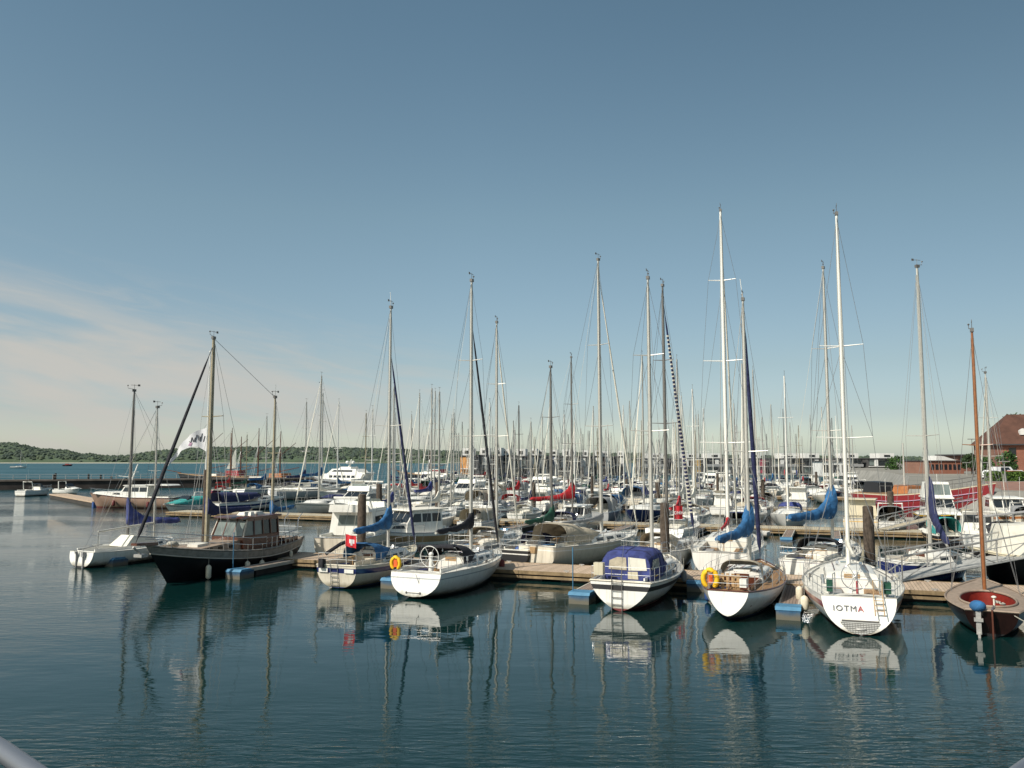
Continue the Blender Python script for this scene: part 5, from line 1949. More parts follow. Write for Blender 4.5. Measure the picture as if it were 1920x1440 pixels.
sdl = 1 if (world_of(t, (1, 2, 0)) - world_of(t, (1, -2, 0))).y < 0 else -1
p = H.P(.52, .66, sdl, .05)
text_on(t, "YTTIM", (p.x, p.y + sdl * .04, .62), (PI / 2, 0, PI if sdl > 0 else 0), .34, 'letterwhite', bold=.01)

# black hull at the right edge with a white tent
a, b = W(1990, 1092), W(1858, 1088)
d = b - a
t = thing("motor_yacht", "black-hulled boat at the right edge with a white tent and its blue rectangle", "boat", a, math.atan2(d.y, d.x))
H = Hull(L=d.length + 1, B=3.2, F=1.35, bowF=1.65, wt=.8, bow=1.0)
H.build(t, ['black', 'black', 'cream'], s1=.0, s2=.09)
H.deck(t, 'deck')
H.rail(t, 'cream', .05)
L_ = H.L
tn = MB().sym([(.5, 1.3), (L_ * .72, 1.5), (L_ * .66, 2.85), (.8, 2.95)], 1.3, .45)
to = tn.build("tent", 'sail', t, 20)
sdl = 1 if (world_of(t, (1, 2, 0)) - world_of(t, (1, -2, 0))).y < 0 else -1
panel(to, [(L_ * .42, sdl * 1.04, 2.2), (L_ * .62, sdl * 1.04, 2.15), (L_ * .62, sdl * .93, 2.62), (L_ * .42, sdl * .93, 2.66)], 'blue', "blue_rectangle")
bmm = MB()
bmm.tube([(L_ * .9, 0, 3.2), (.3, 0, 3.7)], .06, 6)
bmm.tube([(L_ * .8, 0, 1.6), (L_ * .8, 0, 3.3)], .05, 6)
bmm.build("ridge_pole", 'greycan', t, 0)


# gangway truss from the first pontoon up to the quay ------------------
def gangway():
    a = at(1668, 1082, 40.5)
    b = Vector((34.3, 45.0, 0))
    a.z = .52
    b.z = 2.45
    v = b - a
    L = math.hypot(v.x, v.y)
    t = thing("gangway", "grey steel lattice gangway rising from the pontoon toward the quay at the right", "gangway", a, math.atan2(v.y, v.x))
    k = v.z / L
    for y in (-.75, .75):
        m = MB()
        n = 6
        m.tube([(0, y, 0), (L, y, L * k)], .05, 5)
        m.tube([(.2, y, 1.15), (L, y, 1.15 + L * k)], .045, 5)
        m.tube([(.2, y, .75), (L, y, .75 + L * k)], .02, 5)
        for i in range(n + 1):
            x = lerp(.1, L - .05, i / n)
            m.tube([(x, y, x * k), (x, y, x * k + 1.15)], .035, 5)
            if i < n:
                x2 = lerp(.1, L - .05, (i + 1) / n)
                m.tube([(x, y, x * k + (1.15 if i % 2 else 0)), (x2, y, x2 * k + (0 if i % 2 else 1.15))], .03, 5)
        m.build("truss", 'galv', t, 40)
    m = MB()
    m.add([(0, -.7, .05), (L, -.7, .05 + L * k), (L, .7, .05 + L * k), (0, .7, .05), (0, -.7, -.03), (L, -.7, -.03 + L * k), (L, .7, -.03 + L * k), (0, .7, -.03)],
          [(0, 1, 2, 3), (7, 6, 5, 4), (0, 4, 5, 1), (2, 6, 7, 3)])
    m.build("walkway", 'deckgrey', t, 0)


gangway()
# second, smaller ramp further back
a = at(1655, 993, 68.0)
b = at(1815, 955, 74.0)
t = thing("gangway", "second, smaller lattice ramp behind the navy sail cover", "gangway", a, math.atan2(b.y - a.y, b.x - a.x))
v = b - a
L = math.hypot(v.x, v.y)
for y in (-.5, .5):
    m = MB()
    m.tube([(0, y, 0), (L, y, v.z)], .05, 5)
    m.tube([(0, y, 1.0), (L, y, v.z + 1.0)], .04, 5)
    for i in range(6):
        x = L * i / 5
        m.tube([(x, y, v.z * i / 5), (x, y, v.z * i / 5 + 1)], .03, 4)
        if i < 5:
            m.tube([(x, y, v.z * i / 5), (L * (i + 1) / 5, y, v.z * (i + 1) / 5 + 1)], .025, 4)
    m.build("truss", 'galv', t, 0)
MB().add([(0, -.5, .02), (L, -.5, .02 + v.z), (L, .5, .02 + v.z), (0, .5, .02)], [(0, 1, 2, 3)]).build("walkway", 'pdeckpale', t, 0)


# boats that lie on the second pontoon at the left -----------------------
def along(name, label, cat, A, B_):
    """boat with its stern at pixel A and bow at pixel B on the water"""
    a, b = W(*A), W(*B_)
    d = b - a
    return thing(name, label, cat, a, math.atan2(d.y, d.x)), d.length


t, L = along("motor_cruiser", "old motor cruiser with tan hull, white wheelhouse and white raked mast, near the dark jetty", "motor boat", (330, 953), (182, 951))
H = motorboat(t, L + 1.2, 3.3, 1.35, 1.95, 'cabin', ('tanhull', 'redboot', 'brownwood'), 'cabin', s1=.02, s2=.12, bow=1.2)
MB().sym([(.3, 2.9), (L * .32, 2.95), (L * .32, 3.05), (.6, 3.05)], 1.3).build("after_roof", 'cabin', t, 20)
m = MB()
m.tube([(L * .62, 0, 2.0), (L * .50, 0, 5.6)], [.13, .08], 6)
m.tube([(L * .56, 0, 3.9), (L * .74, 0, 4.1)], .03, 4)
m.tube([(L * .53, -.7, 4.6), (L * .53, .7, 4.6)], .05, 5)
m.build("mast", 'whitemast', t, 40)
sdl = 1 if (world_of(t, (1, 2, 0)) - world_of(t, (1, -2, 0))).y < 0 else -1
for q in (.22, .42, .62):
    fender(t, H, q, sdl, "dark cylindrical fender on the side of the old tan-hulled motor cruiser", 'redboot', .2, .75, .45, "dark fenders on the old cruiser")

t, L = along("motor_boat", "small white cabin motorboat at the far left end of the dark jetty", "motor boat", (37, 931), (96, 928))
motorboat(t, max(L, 6), 2.5, .95, 1.25, 'sport', cab='cabin')
t, L = along("motor_boat", "small white angling boat between the far left motorboat and the old cruiser", "motor boat", (106, 926), (150, 927))
motorboat(t, max(L, 5), 2.1, .8, 1.1, 'sport', detail=False)
t, L = along("motor_boat", "small motorboat under a turquoise cover left of the black motorsailer's mast", "motor boat", (392, 957), (314, 962))
H = motorboat(t, L + .5, 2.5, .8, 1.1, 'sport', ('gel', 'blackboot', 'gelnavy'))
hood(t, .3, L * .95, 1.15, .85, .95, 'teal', 1.05, win=False, name="boat_cover", tip=.05)
t, L = along("motor_boat", "white motorboat with dark blue cabin canopy right of the black motorsailer's mast", "motor boat", (398, 960), (528, 952))
H = motorboat(t, L + .5, 2.9, 1.0, 1.5, 'sport', ('gel', 'blueboot', 'gelnavy'), canvas='navy', s1=.25, s2=.5)

# silver yacht and the large motor yacht beyond
t, L = along("sailing_yacht", "long silver-grey yacht lying broadside in front of the large motor yacht", "sailboat", (512, 938), (640, 934))
yacht(t, L + .8, 3.9, ('gelgrey', 'blackboot', 'gelgrey'), 'sail', None, ztop(t, L * .5, 720), 'alud', 'sail', mastx=.62, F=1.35, full=False, covh=.5)


def big_motor_yacht():
    t, L = along("motor_yacht", "large white three-deck motor yacht with domes on its mast, beyond the silver yacht", "motor yacht", (700, 915), (548, 911))
    t.scale = (.74, .7, .66)
    H = Hull(L=L, B=6.5, F=2.6, bowF=3.6, sternF=2.2, wt=.85, tm=.4, sb=-.2, bow=2.5, kS=3, mS=3, pw=2.5)
    H.build(t, ['shipblack', 'shipblack', 'gelgrey'], s1=.0, s2=.9, nt=16)
    H.deck(t, 'deck')
    a = MB().sym([(L * .12, 2.5), (L * .80, 2.8), (L * .72, 4.6), (L * .08, 4.6)], 2.8, .3).build("main_deckhouse", 'cabin', t, 20)
    side_panels(a, 2.8, .3, 2.5, 4.6, [[(L * .2 + i * 1.9, 3.3), (L * .2 + i * 1.9 + 1.5, 3.3), (L * .2 + i * 1.9 + 1.4, 4.1), (L * .2 + i * 1.9 + .1, 4.1)] for i in range(int(L * .48 / 1.9))])
    b = MB().sym([(L * .05, 4.6), (L * .66, 4.6), (L * .58, 6.3), (L * .2, 6.3), (L * .16, 5.2), (L * .05, 5.1)], 2.5, .3).build("upper_deckhouse", 'cabin', t, 20)
    side_panels(b, 2.5, .3, 4.6, 6.3, [[(L * .25, 5.3), (L * .58, 5.3), (L * .55, 5.9), (L * .25, 5.9)]])
    MB().sym([(L * .3, 6.3), (L * .5, 6.3), (L * .46, 7.0), (L * .3, 7.0)], 1.8, .2).build("bridge", 'cabin', t, 20)
    m = MB()
    m.tube([(L * .38, 0, 7), (L * .35, 0, 9.6)], [.4, .12], 6)
    m.tube([(L * .37, -1.3, 8), (L * .37, 1.3, 8)], .1, 5)
    m.tube([(L * .36, -.8, 8.8), (L * .36, .8, 8.8)], .08, 5)
    m.build("mast", 'whitemast', t, 30)
    for y in (-1.3, 1.3):
        MB().ell((L * .37, y, 8.5), .55, .55, .55, 10, 6).build("radome", 'whitemast', t, 60)


big_motor_yacht()


# traditional ships by the jetty: hull, deckhouse, bare pole masts ---------------
def tall_ship(A, B_, label, hull='shipblack', masts=((.35, 14), (.7, 16)), F=1.7, mm='brownwood', house='shipred', sail=None):
    t, L = along("sailing_ship", label, "sailing ship", A, B_)
    H = Hull(L=L, B=4.6, F=F, bowF=F + .9, sternF=F + .4, wt=.6, bow=2, pw=2)
    H.build(t, [hull, 'shipred', 'brass'], s1=.0, s2=.12, nt=12)
    H.deck(t, 'teak')
    MB().sym([(L * .15, F), (L * .33, F), (L * .33, F + 1.6), (L * .17, F + 1.7)], 1.5, .1).build("deckhouse", house, t, 20)
    MB().sym([(L * .45, F), (L * .62, F), (L * .62, F + .7), (L * .45, F + .7)], 1.2, .1).build("cargo_hatch", 'deck', t, 20)
    for q, h in masts:
        m = MB()
        m.tube([(L * q, 0, F - .2), (L * q, 0, h * .6), (L * q, 0, h)], [.2, .16, .08], 6)
        m.tube([(L * q, 0, F + 2), (L * (q - .25), 0, F + 3)], .1, 5)
        m.tube([(L * q, 0, h * .55), (L * (q - .2), 0, h * .78)], .07, 5)
        m.build("mast", mm, t, 40)
        w = MB()
        for sd in (1, -1):
            for dx in (-.9, 0, .9):
                w.tube([(L * q, 0, h * .72), (L * q + dx, sd * 2.1, F)], .03, 3)
        w.tube([(L * q, 0, h * .95), (L * min(q + .4, 1.1), 0, F + 1.2)], .03, 3)
        w.build("shrouds", 'wire', t, 0)
    MB().tube([(L * .95, 0, F + .9), (L * 1.2, 0, F + 1.9)], [.14, .07], 6).build("bowsprit", mm, t, 40)
    return t


tall_ship((478, 905), (332, 903), "black sailing ship with the tall brown mast lying at the jetty", masts=((.3, 15), (.62, 17.5)), F=1.6)
tall_ship((560, 912), (425, 908), "brown sailing ship with ochre deckhouse in front of the black one", 'brownwood', ((.25, 13), (.55, 14), (.8, 12)), house='ochre', F=1.4)
t = tall_ship((850, 902), (745, 899), "dark red old ship in front of the hill, right of the blue furled jib", 'shipblack', ((.4, 9),), house='shipred')

# fishing boats and a white sail out on the fjord
t = thing("sailing_boat", "distant white sailing boat under bare mast on the open water at the far left", "sailboat", W(19, 878), .3)
yacht(t, 11, 3.4, top=13, full=False, hoodm=None, lines=False)
p = W(422, 886)
t = thing("sailing_boat", "distant boat with one white triangular sail set, beyond the jetty", "sailboat", p, .4)
H = Hull(L=9, B=3, F=1)
H.build(t, ['shipblack', 'blackboot', 'gel'])
H.deck(t, 'deck')
MB().tube([(5, 0, 1), (5, 0, 13)], .1, 5).build("mast", 'alu', t, 0)
MB().add([(4.8, 0, 1.8), (.5, .6, 1.8), (4.8, 0, 12.4), (2.6, .55, 6)], [(0, 1, 3), (0, 3, 2)]).build("mainsail", 'sail', t, 40)
t = thing("motor_boat", "tiny dark fishing boat far out on the water before the wooded shore", "motor boat", W(118, 874), .1)
motorboat(t, 9, 3, 1.2, 1.6, 'cabin', ('black', 'redboot', 'black'), 'shipred', detail=False)

# the orange plank pontoon at the far left ---------------------------------
a, b = W(92, 934), W(172, 950)
d = b - a
t = thing("plank_walkway", "short orange-brown plank walkway ending at the bow of the old cruiser", "pontoon", a, math.atan2(d.y, d.x))
MB().box(0, d.length, 0, 2.6, .5, .68).build("deck", 'pdeck', t, 0)
MB().box(0, d.length, .1, 2.5, -.3, .49).build("float", 'float', t, 0)
MB().box(d.length + .01, d.length + .9, 0, 2.6, -.3, .6).build("end_float", 'fendb', t, 0)

# white flag on a pole
p = at(384, 945, 53.5)
t = thing("flagpole", "thin white flagpole behind the black motorsailer carrying a long white banner", "flagpole", (p.x, p.y, .3))
zt = at(384, 668, 53.5).z
MB().tube([(0, 0, 0), (0, 0, 5), (.03, 0, zt)], [.06, .05, .03], 6).build("pole", 'whitemast', t, 60)
MB().ell((.03, 0, zt), .06, .06, .06).build("finial", 'whitemast', t, 60)


def banner():
    z1, z0 = at(384, 802, 53.5).z, at(384, 846, 53.5).z
    f = thing("banner_flag", "long white banner with grey script streaming left from the thin flagpole", "flag", (p.x - .05, p.y, 0))
    spine = [(0, 0, 0), (-.5, .02, -.15), (-1.0, -.1, -.45), (-1.45, .05, -.85), (-1.8, .1, -1.35), (-2.15, -.05, -1.9), (-2.45, .08, -2.35)]
    wd = [z1 - z0, 1.05, .8, .62, .55, .5, .45]
    mb = MB()
    n = 24
    rows = []
    for i in range(n + 1):
        q = i / n * (len(spine) - 1)
        k = min(int(q), len(spine) - 2)
        c = Vector(spine[k]).lerp(Vector(spine[k + 1]), q - k)
        w_ = lerp(wd[k], wd[k + 1], q - k)
        rows.append([Vector((c.x - .03 * v * i / n * 6, c.y + .10 * math.sin(q * 3.1 + v * 1.7) * min(1, q), z1 + c.z - v * w_)) for v in (0, .2, .4, .6, .8, 1)])
    vs = [p_ for r_ in rows for p_ in r_]
    mb.add(vs, [(i * 6 + j, (i + 1) * 6 + j, (i + 1) * 6 + j + 1, i * 6 + j + 1) for i in range(n) for j in range(5)])
    fo = mb.build("cloth", 'flagwhite', f, 60)
    # the script: a few strokes lying just in front of the cloth
    def on(u, v):
        q = u * n
        k = min(int(q), n - 1)
        a_ = rows[k][min(int(v * 5), 4)].lerp(rows[k][min(int(v * 5) + 1, 5)], v * 5 - int(v * 5))
        b_ = rows[k + 1][min(int(v * 5), 4)].lerp(rows[k + 1][min(int(v * 5) + 1, 5)], v * 5 - int(v * 5))
        return a_.lerp(b_, q - k) + Vector((0, -.02, 0))
    s = MB()
    for a_, b_ in (((.03, .35), (.06, .62)), ((.09, .22), (.12, .65)), ((.12, .4), (.15, .6)), ((.15, .6), (.17, .3)), ((.19, .25), (.21, .7)), ((.21, .4), (.25, .65)), ((.25, .65), (.28, .3)), ((.29, .3), (.31, .65)), ((.31, .65), (.35, .5))):
        s.bar(on(*a_), on(*b_), .02, .045)
    s.build("script", 'lettergrey', fo, 0)
    s = MB()
    s.poly([on(.27, .7), on(.33, .62), on(.37, .8), on(.3, .92)])
    s.build("pink_emblem", 'pink', fo, 0)


banner()

# red flags
for px, py, Y, w_, h_, lab in ((1272, 975, 47.5, .55, .75, "small red flag with white letters near the pile behind the blue-tented yacht"),):
    q = at(px, py, Y)
    f = thing("flag", lab, "flag", (q.x, q.y, q.z - .8), .25)
    MB().tube([(-.28, 0, 0), (-.28, 0, 1.7)], .02, 5).build("staff", 'whitemast', f, 0)
    m = MB()
    for i in range(6):
        x0, x1 = -.27 + i * w_ / 6, -.27 + (i + 1) * w_ / 6
        y0, y1 = .04 * math.sin(i * 1.4), .04 * math.sin((i + 1) * 1.4)
        m.add([(x0, y0, .85), (x1, y1, .85 - .02), (x1, y1, 1.58), (x0, y0, 1.6)], [(0, 1, 2, 3)])
    fo = m.build("cloth", 'flagred', f, 40)
    text_on(fo, "DHH", (.0, -.06, 1.2), (PI / 2, 0, 0), .24, 'letterwhite', bold=.008)


# ================================================================== THE ROWS OF BOATS FURTHER BACK
# prototypes are built once and hidden nowhere: each becomes the first boat placed of its kind
def copy_thing(src, loc, rz, sc, label, remap, lite=False):
    c = src.copy()
    COL.objects.link(c)
    c.location, c.rotation_euler, c.scale = loc, (0, 0, rz), (sc, sc, sc)
    c["label"] = label

    def rec(s, parent):
        for ch in [o for o in CH[s]]:
            if lite and ch.name.split('.')[0] in ('guard_rail', 'wind_vane', 'cockpit', 'bench', 'companionway', 'toe_rail', 'hatch', 'aerial', 'bow_rail'):
                continue
            o = ch.copy()
            COL.objects.link(o)
            o.parent = parent
            for i, sl in enumerate(ch.material_slots):
                if sl.material and sl.material.name in remap:
                    o.material_slots[i].link = 'OBJECT'
                    o.material_slots[i].material = remap[sl.material.name]
                elif sl.link == 'OBJECT':
                    o.material_slots[i].link = 'OBJECT'
                    o.material_slots[i].material = sl.material
            rec(ch, o)
    rec(src, c)
    return c


CANV = ['blue', 'navy', 'sail', 'red', 'green', 'beige', 'greycan', 'sail', 'sail', 'beige', 'navy', 'sail', 'greycan', 'royal', 'beige']
CNAME = dict(blue='blue', navy='navy', royal='royal blue', red='red', green='green', beige='beige', greycan='grey', sail='white', darkcan='black', teal='turquoise')
HULLS = ['gel'] * 14 + ['gelcream', 'gelcream', 'gelnavy', 'gelgrey', 'gelred', 'gelgreen']
HNAME = dict(gel='white', gelcream='cream', gelnavy='navy', gelgrey='grey', gelred='red', gelgreen='green')

protos_y, protos_m = [], []
r1 = random.Random(21)


def proto_yacht(k):
    t = thing("sailing_yacht", None, "sailboat", (0, 0, 0), 0, "yachts moored in the rows behind")
    L = [8.2, 9.2, 10.2, 9.6, 11.5][k]
    H = Hull(L=L, B=L * .325, F=.95 + .05 * k, bowF=1.25 + .06 * k, sternF=1.05 + .05 * k, wt=[.7, .78, .66, .55, .8][k], stern=[.1, -.3, .2, .5, -.5][k], sb=.03)
    H.build(t, ['gel', 'blackboot', 'gelnavy'], s1=.16, s2=.22 + .03 * (k % 2), nt=12)
    cp = (.35, L * .33, L * .09)
    H.deck(t, 'deck', cp, 12)
    H.cockpit(t, 'deck', cp, .55, 'deck')
    trunk(t, H, L * .34, L * .76, L * .108, .43, 'cabin', [(L * .39, L * .62)], door=None)
    if k != 3:
        hood(t, L * .27, L * .44, L * .105, H.F + .1, .82, 'navy', H.F + .55, win=False, tip=.05)
    g = MB()
    for sd in (1, -1):
        for h in (.6, .3):
            g.tube([H.P(q, H.sheer(q), sd, -.05) + Vector((0, 0, h)) for q in [0, .1, .25, .4, .55, .7, .85, .97]], .012, 3)
        for q in (0.02, .1, .25, .4, .55, .7, .85, .97):
            g.tube([H.P(q, H.sheer(q), sd, -.05), H.P(q, H.sheer(q), sd, -.05) + Vector((0, 0, .6))], .016, 3)
    for h in (.6, .3):
        g.tube([H.P(.01, H.sheer(0), 1, -.05) + Vector((0, 0, h)), H.P(.01, H.sheer(0), -1, -.05) + Vector((0, 0, h))], .016, 3)
    g.build("guard_rail", 'steel', t, 0)
    top = L * 1.33
    xm = L * .6
    ms = MB()
    ms.tube([(xm, 0, H.F + .4), (xm - .08, 0, top)], [.095, .07], 6, sq=1.3)
    ms = ms.build("mast", 'alu', t, 60)
    sp_ = MB()
    for z, l in (((top * .47, .85), (top * .72, .6)) if k % 2 else ((top * .52, .8),)):
        sp_.tube([(xm - .15, -l, z + .03), (xm, 0, z), (xm - .15, l, z + .03)], .025, 4)
    sp_.build("spreader", 'alu', ms, 0)
    v = MB()
    v.tube([(xm - .08, 0, top), (xm - .08, 0, top + .45)], .015, 3)
    v.tube([(xm - .35, 0, top + .4), (xm + .2, 0, top + .4)], .015, 3)
    v.build("wind_vane", 'alud', ms, 0)
    w_ = MB()
    for sd in (1, -1):
        yb = H.hw(xm) - .06
        w_.tube([(xm - .08, 0, top - .1), (xm - .14, sd * .8, top * .5), (xm - .1, sd * yb, H.F)], .011, 3)
        w_.tube([(xm, 0, top * .49), (xm + .4, sd * yb, H.F)], .011, 3)
    w_.tube([(xm - .08, 0, top), (.1, 0, H.sternF)], .011, 3)
    w_.build("rigging", 'wire', t, 0)
    f = MB()
    a, b = Vector((L * .985, 0, H.bowF + .1)), Vector((xm, 0, top * (.97 if k % 2 == 0 else .86)))
    if k in (0, 2, 4):
        f.tube([a, a.lerp(b, .04), a.lerp(b, .06), a.lerp(b, .5), a.lerp(b, .92), b], [.012, .02, .065, .06, .03, .012], 5)
        f.build("furled_sail", 'sail', t, 60)
    else:
        f.tube([a, b], .011, 3)
        f.build("forestay", 'wire', t, 0)
    bz = H.F + 1.45
    c = MB()
    rings = []
    Lb_ = L * .38
    for i in range(8):
        q = i / 7
        tz = .16 + .18 * math.exp(-q * 2) + .7 * math.exp(-(q / .13) ** 1.4)
        hz, cz, yw = (tz + .1) / 2, (tz - .1) / 2, .10 + .06 * math.exp(-q * 3) + .012 * math.sin(i * 3)
        rings.append([(xm - .05 - Lb_ * q, yw * math.cos(a_), bz + cz + hz * math.sin(a_)) for a_ in [2 * PI * j / 7 for j in range(7)]])
    c.loft(rings)
    c.build("sail_cover", 'blue', t, 60)
    MB().tube([(xm, 0, bz - .02), (xm - Lb_ - .3, 0, bz - .02)], .05, 5).build("boom", 'alu', t, 60)
    return t, L


def proto_motor(k):
    t = thing("motor_boat", None, "motor boat", (0, 0, 0), 0, "motor boats moored in the rows behind")
    style = ['cabin', 'fly', 'sport', 'sport'][k]
    L = [8.5, 10.5, 7.5, 8.5][k]
    motorboat(t, L, L * .34, 1.1, 1.5, style, canvas=[None, None, 'navy', 'greycan'][k])
    return t, L


for k in range(5):
    protos_y.append(proto_yacht(k))
for k in range(4):
    protos_m.append(proto_motor(k))
CH = {}
for o in bpy.data.objects:
    CH.setdefault(o, [])
    if o.parent:
        CH.setdefault(o.parent, []).append(o)

placed = []          # (px, row, side, kind, hull, cover, canvas, object)
count_y = 0
used_proto = set()
ROWT = [0, 32, 62, 95, 126, 158]


def place(kind, row, side, s, k, hull, cov, hoodc, mastm='alu', scale=1.0, jitter=0.0, away=None, stripe=None):
    src, L = (protos_y if kind == 'y' else protos_m)[k]
    Ls = L * scale
    T = ROWT[row]
    if side == 'near':
        away = True if away is None else away
        t0, t1 = T - .7 - Ls, T - .7
    else:
        away = False if away is None else away
        t0, t1 = T + PONT_W + .7, T + PONT_W + .7 + Ls
    tt = t0 if away else t1
    loc = st(s, tt)
    rz = ANG_N + (0 if away else PI) + math.radians(jitter)
    remap = {"gelcoat_white": M[hull], "canvas_blue": M[cov], "canvas_navy": M[hoodc], "canvas_grey": M[hoodc], "mast_aluminium": M[mastm]}
    if stripe:
        remap["gelcoat_navy"] = M[stripe]
    if kind == 'm':
        remap = {"gelcoat_white": M[hull], "canvas_navy": M[hoodc], "canvas_grey": M[hoodc]}
    o = copy_thing(src, loc, rz, scale, "", remap, lite=row >= 3)
    placed.append(dict(o=o, row=row, side=side, s=s, kind=kind, hull=hull, cov=cov, hood=hoodc, away=away, k=k))
    return o


def fill_row(row, side, pxa, pxb, step, skip=(), pm=.22, smin=.85, smax=1.15, density=.93):
    T = ROWT[row]
    tm_ = T - 5 if side == 'near' else T + 9
    s = s_for(pxa, tm_)
    s1_ = s_for(pxb, tm_)
    while s < s1_:
        p_ = st(s, tm_)
        px = 960 + F_PX * p_.x / p_.y
        if r1.random() < density and not any(a_ <= px <= b_ for a_, b_ in skip):
            kind = 'm' if r1.random() < pm else 'y'
            k = r1.randrange(5 if kind == 'y' else 4)
            place(kind, row, side, s, k, r1.choice(HULLS), r1.choice(CANV), r1.choice(CANV), r1.choice(['alu', 'alu', 'alu', 'alu', 'alud', 'whitemast', 'whitemast', 'alu', 'sprucel']), r1.uniform(smin, smax),
                  r1.uniform(-3, 3), away=(r1.random() < .65) if side == 'near' else (r1.random() < .3), stripe=r1.choice(['gelnavy', 'gelred', 'gelgrey', 'gel', 'gelgreen']))
        s += step * r1.uniform(.9, 1.25)


fill_row(1, 'near', 735, 1150, 4.0, skip=((985, 1050),), pm=.4, smax=.98, density=1)
fill_row(1, 'near', 1270, 1560, 4.4, skip=((1430, 1500),), pm=.5, smax=.95, density=.95)
fill_row(1, 'far', 600, 1540, 4.1, pm=.30, density=.95)
fill_row(2, 'near', 650, 1420, 3.9, pm=.35, density=1)

fill_row(2, 'far', 640, 1520, 3.9, pm=.25, density=1)
fill_row(3, 'near', 740, 1600, 3.9, pm=.2, density=1)
fill_row(3, 'far', 740, 1600, 3.9, pm=.2, density=1)
fill_row(4, 'near', 790, 1620, 3.9, pm=.15, density=1)
fill_row(4, 'far', 800, 1620, 3.9, pm=.15, density=1)
fill_row(5, 'near', 830, 1600, 3.9, pm=.15, smin=.95, density=1)
fill_row(5, 'far', 850, 1600, 4.2, pm=.15, smin=.95, density=1)
# yachts moored at the left end of the second pontoon, whose bare masts stand before the hills
for px, ty, hull, cov, mm in ((553, 752, 'gel', 'navy', 'alu'), (579, 735, 'gel', 'blue', 'alu'), (673, 774, 'gel', 'sail', 'sprucel'), (431, 812, 'gelred', 'red', 'spruce'), (462, 815, 'gelgreen', 'green', 'sprucel'), (487, 780, 'gel', 'blue', 'alu')):
    T = 80
    s = s_for(px, T)
    p_ = st(s, T)
    Hm = at(px, ty, p_.y).z
    k = 1
    sc = Hm / (protos_y[k][1] * 1.33)
    remap = {"gelcoat_white": M[hull], "canvas_blue": M[cov], "canvas_navy": M[cov], "mast_aluminium": M[mm]}
    o = copy_thing(protos_y[k][0], st(s, T - 5), ANG_N + math.radians(-6), sc, "", remap)
    placed.append(dict(o=o, row=9, side='', s=s, kind='y', hull=hull, cov=cov, hood=cov, away=True, k=k))

# prototypes themselves are taken out again
def drop(o):
    for c in CH[o]:
        drop(c)
    bpy.data.objects.remove(o)


for t_, L_ in protos_y + protos_m:
    drop(t_)

# labels for the rows, counted from the left along each side of each pontoon
NUM = ["first", "second", "third", "fourth", "fifth", "sixth", "seventh", "eighth", "ninth", "tenth", "eleventh", "twelfth", "thirteenth", "fourteenth", "fifteenth", "sixteenth",
       "seventeenth", "eighteenth", "nineteenth", "twentieth", "twenty-first", "twenty-second", "twenty-third", "twenty-fourth", "twenty-fifth", "twenty-sixth", "twenty-seventh",
       "twenty-eighth", "twenty-ninth", "thirtieth", "thirty-first", "thirty-second", "thirty-third"]
rows = {}
for d in placed:
    rows.setdefault((d['row'], d['side']), []).append(d)
for (row, side), ds in rows.items():
    ds.sort(key=lambda d: d['s'])
    for i, d in enumerate(ds):
        if d['kind'] == 'y':
            what = f"{HNAME[d['hull']]} yacht with {CNAME[d['cov']]} boom cover"
        else:
            what = f"{HNAME[d['hull']]} " + (["cabin cruiser", "flybridge cruiser", f"motorboat under {CNAME[d['hood']]} canopy", f"sports cruiser under {CNAME[d['hood']]} canopy"][d['k']])
        if row == 9:
            lab = f"{what}, {NUM[i]} from left of six before the wooded hills"
        else:
            lab = f"{what}, {NUM[i]} from left, {side} side of {ORD[row]} pontoon"
        d['o']["label"] = lab
print("row boats", len(placed))


